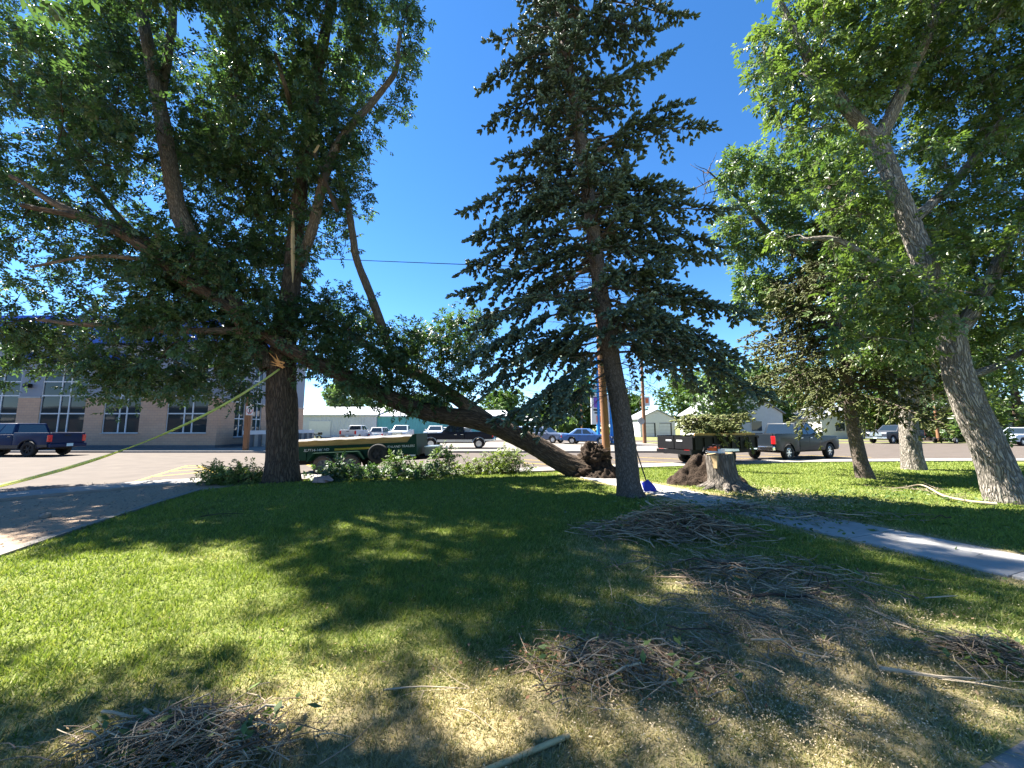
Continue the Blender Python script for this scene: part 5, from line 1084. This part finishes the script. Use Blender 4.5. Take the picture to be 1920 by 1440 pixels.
m = MB(); m.tube([(-.12, 0, .14), (-.26, 0, .15), (-.30, 0, .06), (-.14, 0, .03)], .018, 7); m.build('rear_handle', M['black_plastic'], cw)
m = MB(); m.tube([(.04, -.1, .05), (.05, -.1, .22), (.05, .1, .22), (.04, .1, .05)], .014, 7); m.build('front_handle', M['black_plastic'], cw)
m = MB(); m.tube([(.13, -.09, .20), (.15, .09, .20)], .02, 6); m.build('hand_guard', M['black_plastic'], cw)
m = MB(); m.hexa([(.16, -.085, .04), (.66, -.085, .055), (.66, -.079, .055), (.16, -.079, .04), (.16, -.085, .125), (.66, -.085, .11), (.66, -.079, .11), (.16, -.079, .125)]); m.build('guide_bar', M['alloy'], cw)
def heap(name, label, px, py, rx, ry, h, seed, cat='dirt heap'):
    x, y = gp(px, py)[:2]; t = thing(name, label, cat, (x, y, lz(x, y) - .03)); n = 60; g_ = np.linspace(-1, 1, n); Xg, Yg = np.meshgrid(g_, g_); rr = np.sqrt(Xg ** 2 + Yg ** 2)
    f = fbm(np.stack([Xg.ravel() * 3, Yg.ravel() * 3, np.full(n * n, seed)], 1), seed, 4).reshape(n, n); f2 = vnoise(np.stack([Xg.ravel() * 9, Yg.ravel() * 9, np.full(n * n, seed)], 1), seed).reshape(n, n)
    Zg = h * np.clip(1 - rr, 0, 1) ** .8 * (.45 + 1.1 * f) + .13 * (f2 - .3) * (rr < .97) - .05 * (rr > .98); Pq = np.stack([Xg * rx, Yg * ry, Zg], -1).reshape(-1, 3); keep = rr < 1.02; i = np.arange(n * n).reshape(n, n)
    F = np.stack([i[:-1, :-1], i[:-1, 1:], i[1:, 1:], i[1:, :-1]], -1)[keep[:-1, :-1] & keep[1:, 1:] & keep[:-1, 1:] & keep[1:, :-1]].reshape(-1, 4)
    np_mesh('soil', Pq, F, M['soil'], t, False)
    r = np.random.default_rng(seed)
    for k_ in range(22):
        a = r.uniform(0, 6.28); q = r.random() ** .5 * .95; cx, cy_ = math.cos(a) * q * rx, math.sin(a) * q * ry; s = r.uniform(.03, .09); zc = h * max(0, 1 - q) ** .8 * .8
        blob('clod', M['soil'], t, (cx, cy_, zc + s * .4), (s, s, s * .8), int(seed * 50 + k_), .5, 2, 8)
    return t
heap('dirt_heap', 'dark loose soil heap left of the sawn stump', 1326, 914, 1.15, .62, .80, 3)
heap('dirt_heap', 'clumpy soil heap at the base of the fallen trunk', 1130, 900, .75, .55, .50, 5)
# shovel
bx, by = gp(1222, 930)[:2]; shv = thing('snow_shovel', 'blue plastic scoop shovel leaning on the spruce trunk', 'shovel', (0, 0, 0)); B0 = at(1228, 930, by); B1 = at(1212, 903, by + .06); T1 = at(1191, 838, by + .30)
m = MB(); m.tube([B1, (B1 + T1) / 2, T1], .017, 10); m.build('handle', M['black_plastic'], shv, smooth=60)
m = MB(); m.tube([T1 + np.array((-.05, 0, .0)), T1 + np.array((-.045, 0, .06)), T1 + np.array((.03, 0, .065)), T1 + np.array((.03, 0, 0)), T1 + np.array((-.05, 0, .0))], .011, 7); m.build('grip', M['black_plastic'], shv)
ax = unit(B0 - B1); sd_ = unit(np.cross(ax, (0.35, -1, .2))); nn = np.cross(ax, sd_); m = MB(); rows = []
for i in range(9):
    f = i / 8; half = .10 + .07 * math.sin(min(1, f * 1.6) * math.pi / 2) - .06 * max(0, f - .75) * 4 * .6; c = B1 + ax * (f * .40 - .03); rows.append([c + sd_ * half * u + nn * (.06 * (u * u) * (1 - .4 * f)) for u in np.linspace(-1, 1, 9)])
Vv3 = [p for rw in rows for p in rw] + [p - nn * .012 for rw in rows for p in rw]; Fq = []
for o_ in (0, 81):
    for i in range(8):
        for j in range(8): Fq.append((o_ + i * 9 + j, o_ + i * 9 + j + 1, o_ + i * 9 + j + 10, o_ + i * 9 + j + 9))
for i in range(8): Fq += [(i, i + 1, 81 + i + 1, 81 + i), (72 + i, 72 + i + 1, 153 + i + 1, 153 + i), (i * 9, i * 9 + 9, 81 + i * 9 + 9, 81 + i * 9), (i * 9 + 8, i * 9 + 17, 81 + i * 9 + 17, 81 + i * 9 + 8)]
m.add(Vv3, Fq); m.build('scoop', M['shovel_blue'], shv, smooth=50)

# ------------------------------------------------------------------ flagging ribbon tied round the trunk
rb = []; A = at(524, 692, 11.36); B_ = at(-40, 920, 6.2); n = 90; Vr = []
mid = at(300, 800, 9.0)
for i in range(n):
    t = i / (n - 1); p = A * (1 - t) + B_ * t + np.array((0, 0, -.42 * 4 * t * (1 - t))); tw = .75 * math.sin(t * 7.2 + .6) + .25 * math.sin(t * 17) ; wd = .030
    ang = tw; T = unit(B_ - A); sd0 = np.cross(T, (0, 0, 1.)); sd0 /= np.linalg.norm(sd0); upv = np.cross(sd0, T); v = (math.cos(ang) * upv + math.sin(ang) * sd0) * wd; Vr += [p + v, p - v]
Fr = [(2 * i, 2 * i + 1, 2 * i + 3, 2 * i + 2) for i in range(n - 1)]; m = MB(); m.add(Vr, Fr); rbn = m.build('flagging_ribbon', M['ribbon'], None, smooth=80); tag(rbn, 'slack yellow green ribbon strung from the furrowed trunk to the left', 'ribbon')
sol = rbn.modifiers.new('thickness', 'SOLIDIFY'); sol.thickness = .003

# ------------------------------------------------------------------ sticks, twig heaps, chips
def stick_obj(name, P, R_, mat, parent=None, n=8):
    m = MB(); m.tube(P, R_, n); return m.build(name, mat, parent, smooth=60)
p0, p1 = gp(1067, 1379, .12), gp(905, 1447, .11); o = stick_obj('wooden_handle', [p0, (p0 + p1) / 2, p1], [.0135, .0140, .0140], M['broom_wood'], None, 14); tag(o, 'smooth pale wooden pole lying on the dry grass at the bottom edge', 'pole')
def ground_twigs(r, n, cx, cy_, sx_, sy_, L=(.12, .5), rad=(.0015, .005), h=.10, flat=.15):
    W = Wood()
    for i in range(n):
        x, y = cx + r.normal() * sx_, cy_ + r.normal() * sy_; q = math.exp(-((x - cx) / sx_) ** 2 / 2 - ((y - cy_) / sy_) ** 2 / 2); z = lz(x, y) + .045 + r.random() * h * q; a = r.uniform(0, 6.28); ln = r.uniform(*L); d = np.array((math.cos(a), math.sin(a), r.normal() * flat)) * ln / 2
        b = r.normal(size=3) * ln * .10; b[2] = abs(b[2]) * .5; p = np.array((x, y, z)); e0, e1 = p - d, p + d
        for e in (e0, e1): e[2] = max(e[2], lz(e[0], e[1]) + .03)
        rd = r.uniform(*rad); W.tube([e0, (e0 + p) / 2 + b * .7, p + b, e1], [rd, rd, rd * .8, rd * .4], 4, seed=i % 30)
    return W
def chips(name, mat, parent, r, n, cx, cy_, sx_, sy_, size=(.01, .03), h=.04, asp=.45, kind='leaf'):
    x = cx + r.normal(size=n) * sx_; y = cy_ + r.normal(size=n) * sy_; z = lawn_z(x, y) + .035 + r.random(n) * h; a = r.uniform(0, 6.28, n); d = np.stack([np.cos(a), np.sin(a), r.normal(size=n) * .35], 1); d = unit(d); up = unit(np.array((0, 0, 1.)) + r.normal(size=(n, 3)) * .4); s = unit(np.cross(d, up)); L = r.uniform(*size, n)[:, None]; O = np.stack([x, y, z], 1)
    V = np.stack([O - d * L, O + s * L * asp, O + d * L, O - s * L * asp], 1).reshape(-1, 3); b = np.arange(n)[:, None] * 4; F = np.concatenate([b + np.array([[0, 1, 2]]), b + np.array([[0, 2, 3]])])
    o = np_mesh(name, V, F, mat, parent, attrs={'rnd': np.repeat(r.random(n), 4)}); tag(o, kind='stuff'); return o
def twig_heap(label, px, py, sx_, sy_, n, seed, mat='twig', big=8, bigL=(.4, .9), leafn=60, h=.12, fat=1.0):
    r = np.random.default_rng(seed); x, y = gp(px, py, .08)[:2]; t = thing('twig_heap', label, 'twigs', (0, 0, 0))
    W = ground_twigs(r, n, x, y, sx_, sy_, (.08 * fat ** .5, .36 * fat ** .5), (.0014 * fat, .0045 * fat), h); o = W.build('twigs', M[mat], t); tag(o, kind='stuff'); W = ground_twigs(r, n // 2, x, y, sx_, sy_, (.08 * fat ** .5, .34 * fat ** .5), (.0014 * fat, .0042 * fat), h * 1.15); o = W.build('dry_twigs', M['pale_twig'], t); tag(o, kind='stuff')
    for i in range(big):
        a = r.uniform(-.6, .6) + (math.pi if r.random() < .5 else 0); L = r.uniform(*bigL); c = np.array((x + r.normal() * sx_ * .8, y + r.normal() * sy_ * .8, 0)); d = np.array((math.cos(a), math.sin(a), 0)) * L / 2; P = []
        for f in np.linspace(-1, 1, 6): p = c + d * f + np.array((0, r.normal() * .02 * L, 0)); p[2] = lz(p[0], p[1]) + .07 + .06 * r.random(); P.append(p)
        rd = r.uniform(.003, .0085) * fat ** .7; Wb = Wood(); Wb.tube(P, np.linspace(rd, rd * .5, 6), 7, seed=i); Wb.build('stick', M['pale_twig' if r.random() < .45 else 'bark_brown'], t)
    if leafn: chips('leaves', M['wilted'], t, r, leafn, x, y, sx_, sy_, (.02, .05), h)
    chips('bark_flakes', M['dead_leaf'], t, r, max(60, n // 4), x, y, sx_ * 1.15, sy_ * 1.15, (.006, .022), .05); return t
twig_heap('heap of dead twigs in the bottom left corner of the lawn', 350, 1415, .30, .11, 380, 1, big=12, bigL=(.2, .45), leafn=110)
twig_heap('reddish heap of bark and twigs in the lower centre of the lawn', 1170, 1270, .32, .15, 260, 2, big=6, bigL=(.2, .45), leafn=70); chips('leaf_litter', M['dead_leaf'], bpy.data.objects['twig_heap.001'], np.random.default_rng(5), 260, gp(1190, 1270)[0], gp(1190, 1270)[1], .30, .15, (.015, .035), .08)
twig_heap('big brush heap of twigs on the lawn right of the spruce foot', 1262, 1004, .55, .24, 560, 3, big=14, bigL=(.5, 1.2), leafn=200, h=.42, fat=2.4)
twig_heap('small dark stick heap near the right edge of the lawn', 1865, 1245, .17, .09, 170, 4, big=7, bigL=(.15, .35), leafn=90)
twig_heap('scattered twigs between the brush heap and the path', 1420, 1090, .6, .35, 240, 5, big=5, bigL=(.3, .8), leafn=80, h=.05, fat=1.7)
twig_heap('loose twigs spread over sawdust in the dry right lawn', 1440, 1190, .55, .30, 220, 6, big=3, bigL=(.3, .6), leafn=40, h=.04)
twig_heap('green and brown litter heap on the path by the stump', 1390, 960, .40, .22, 60, 7, big=6, bigL=(.4, .9), leafn=260, h=.10, fat=2.2)
twig_heap('leafy litter along the far edge of the path', 1560, 975, .75, .22, 45, 8, big=5, bigL=(.4, 1.1), leafn=300, h=.06, fat=2.0)
r = np.random.default_rng(44)
chp = chips('bark_chips', M['bark_chip'], None, r, 380, gp(1150, 1280)[0], gp(1150, 1280)[1], .42, .22, (.006, .024), .03)
chips('sawdust_flakes', M['sawdust'], None, r, 9000, 2.3, 3.3, 1.25, 1.0, (.003, .008), .015); chips('sawdust_flakes', M['sawdust'], None, r, 3000, 6.3, 9.3, .5, .6, (.008, .022), .03); chips('sawdust_flakes', M['sawdust'], None, r, 3500, 4.9, 8.0, .7, .7, (.006, .018), .03)
chips('sawdust_flakes', M['sawdust'], None, r, 5000, gp(1520, 1190)[0], gp(1520, 1190)[1], .5, .28, (.003, .009), .02); chips('sawdust_flakes', M['sawdust'], None, r, 3500, gp(1450, 1380)[0], gp(1450, 1380)[1], .6, .22, (.003, .007), .015); chips('fallen_leaves', M['wilted'], None, r, 500, 4.8, 7.4, 1.4, 1.2, (.03, .06), .05); chips('fallen_leaves', M['wilted'], None, r, 500, 8.2, 8.8, 1.6, .7, (.03, .06), .06); chips('fallen_leaves', M['dead_leaf'], None, r, 700, 1.4, 3.6, 2.0, 1.3, (.006, .020), .02)
for o in bpy.data.objects:
    if o.name.startswith('sawdust_flakes'): tag(o, 'pale sawdust flakes strewn on the dry lawn', 'sawdust', kind='stuff')
    if o.name.startswith('fallen_leaves'): tag(o, 'fallen leaves strewn over the lawn and path', 'leaves', kind='stuff')
tag(chp, 'reddish bark chips strewn in the lower lawn', 'bark chips', kind='stuff')
def long_branch(name, label, pts, rad, mat, seed, twg=8):
    r = np.random.default_rng(seed); t = thing(name, label, 'branch'); P = [gp(px, py, .1) + np.array((0, 0, dz)) for px, py, dz in pts]; Pp, R_ = resample(P, np.linspace(rad, rad * .3, len(P)), .06); W = Wood(); W.tube(Pp, R_, 8, seed=seed); W.build('stem', M[mat], t); W = Wood()
    for i in range(twg):
        j = int(r.integers(len(Pp) // 4, len(Pp))); d = unit(np.gradient(Pp, axis=0)[j] + r.normal(size=3) * .5); d[2] = abs(d[2]) * .25 + .02; twiggy(W, Pp[j], d, r.uniform(.3, .9), rad * .4, r, 1, .25, -.01)
    for q_ in W.V: q_[:, 2] = .13 + (q_[:, 2] - .13) * .3
    W.build('side_twigs', M[mat], t); return t
long_branch('fallen_branch', 'long pale bare branch lying before the leaning right trunk', [(1870, 950, .05), (1815, 945, .06), (1770, 938, .10), (1730, 922, .16), (1690, 925, .12)], .035, 'pale_twig', 1, 12)
long_branch('fallen_branch', 'bare pale branch poking out of the brush heap', [(1212, 975, .32), (1260, 1000, .22), (1310, 1020, .14), (1360, 1035, .06)], .016, 'pale_twig', 2, 6)
long_branch('fallen_branch', 'curved branch on the grass near the right stick heap', [(1650, 1262, .03), (1700, 1275, .05), (1760, 1284, .05), (1840, 1282, .03)], .014, 'pale_twig', 3, 3)
long_branch('fallen_branch', 'crooked grey branch piece in the middle of the right lawn', [(1400, 1128, .03), (1450, 1126, .06), (1500, 1130, .05), (1552, 1118, .08), (1550, 1100, .12)], .016, 'bark_brown', 4, 3)
long_branch('fallen_branch', 'thin straight stick in the middle of the near lawn', [(720, 1300, .02), (790, 1297, .03), (880, 1298, .02)], .006, 'pale_twig', 5, 2)
long_branch('fallen_branch', 'small leafy twig on the lawn left of centre', [(376, 972, .03), (410, 970, .06), (455, 968, .05)], .010, 'bark_brown', 6, 8)
q = gp(601, 914); cb = thing('crumpled_carton', 'crumpled pinkish carton at the foot of the furrowed trunk', 'carton', (q[0], q[1], lz(q[0], q[1]) + .04)); m = MB(); m.hexa([(-.2, -.12, 0), (.18, -.15, .01), (.2, .12, 0), (-.17, .14, .02), (-.16, -.1, .17), (.1, -.12, .10), (.17, .1, .19), (-.12, .12, .12)]); m.build('box', M['card'], cb, bevel=.015); m = MB(); m.hexa([(.1, -.13, .10), (.34, -.10, .04), (.33, .08, .05), (.16, .1, .19), (.1, -.13, .108), (.34, -.10, .048), (.33, .08, .058), (.16, .1, .198)]); m.build('flap', M['card'], cb)
for i, (px, py, s) in enumerate([(84, 972, .09)]):
    q = gp(px, py); o = blob('rock', M['stone'], None, (q[0], q[1], s * .5), (s, s * .8, s * .65), 60 + i, .35, 1.6, 14); tag(o, 'lone fist sized stone on the gravel shoulder at the left', 'rock')
# loose stones on the shoulder
r = np.random.default_rng(64); n = 1500; x = r.uniform(-13, -6.4, n); y = r.uniform(4, 12, n); okm = x < left_edge(y) - .12; x, y = x[okm], y[okm]; nn_ = len(x); s = r.uniform(.008, .03, nn_) ** 1.0
cube = np.array([(-1, -1, -1), (1, -1, -1), (1, 1, -1), (-1, 1, -1), (-.7, -.7, 1), (.7, -.7, 1), (.7, .7, 1), (-.7, .7, 1)]) * .5; qf = np.array([(0, 3, 2, 1), (4, 5, 6, 7), (0, 1, 5, 4), (1, 2, 6, 5), (2, 3, 7, 6), (3, 0, 4, 7)])
V = (cube[None] * s[:, None, None] * r.uniform(.6, 1.4, (nn_, 1, 3)) + r.normal(size=(nn_, 8, 3)) * .002 + np.stack([x, y, np.full(nn_, .012)], 1)[:, None]).reshape(-1, 3)
o = np_mesh('gravel_stones', V, (qf[None] + (np.arange(nn_) * 8)[:, None, None]).reshape(-1, 4), M['stone']); tag(o, 'small loose stones on the gravel shoulder', 'gravel', kind='stuff')

# ------------------------------------------------------------------ grass blades
r = np.random.default_rng(99); NB = 620000
u = r.random(NB); dmin, dmax = 1.7, 28.0; ex = -.70                       # more blades per square metre near the viewer
dist = (dmin ** (1 + ex) + u * (dmax ** (1 + ex) - dmin ** (1 + ex))) ** (1 / (1 + ex)); ang = r.uniform(-1.0, 1.0, NB)
x = dist * np.sin(ang); y = dist * np.cos(ang)
e = np.minimum(far_edge(x) - y, x - left_edge(y)); acr, alg = path_d(x, y); onp_ = (np.abs(acr) < SWW + .015) & (alg > -.2)
a0, dN, nN = NEARSLAB; onn = ((x - a0[0]) * nN[0] + (y - a0[1]) * nN[1]) > -.01
soil_m = np.zeros(NB, bool)
for px, py, rx, ry in ((1318, 914, 1.0, .6), (1130, 900, .7, .5), (1362, 924, .5, .5), (1182, 930, .36, .36), (1200, 935, .8, .28), (1890, 948, .55, .5), (1624, 902, .45, .45), (1714, 884, .6, .6), (528, 908, .6, .6)):
    c = gp(px, py); soil_m |= ((x - c[0]) / rx) ** 2 + ((y - c[1]) / ry) ** 2 < r.uniform(.75, 1.15, NB)
dr = dryness_and_lift(x, y); keep = (e > -.02 + .03 * r.random(NB)) & ~onp_ & ~onn & ~soil_m & (y > .3) & (r.random(NB) > np.clip(dr - .35, 0, .6) * .45)
x, y, dist, dr = x[keep], y[keep], dist[keep], dr[keep]; n = len(x); z = lawn_z(x, y)
hgt = (.026 + .034 * r.random(n)) * (1.15 - .45 * np.clip(dr, 0, 1)) * (1 + .9 * (vnoise(np.stack([x * 6, y * 6, x * 0], 1), 4) - .5)); wd = .0016 + .0008 * dist; a = r.uniform(0, 6.28, n); lean = r.normal(size=(n, 2)) * .55 + np.array((.15, -.05)); flat = (r.random(n) < .25 + .3 * np.clip(dr, 0, 1)); lean[flat] *= 2.6
base = np.stack([x, y, z - .004], 1); sdv = np.stack([np.cos(a), np.sin(a), np.zeros(n)], 1) * wd[:, None]; tip = base + np.stack([lean[:, 0] * hgt, lean[:, 1] * hgt, hgt * np.where(flat, .45, 1)], 1)
V = np.stack([base - sdv, base + sdv, tip], 1).reshape(-1, 3); F = np.arange(3 * n).reshape(-1, 3)
o = np_mesh('grass', V, F, M['grass_blades'], attrs={'rnd': np.repeat(r.random(n), 3), 'dry': np.repeat(dr, 3)}); tag(o, 'short green lawn grass with dry straw patches', 'grass', kind='stuff')
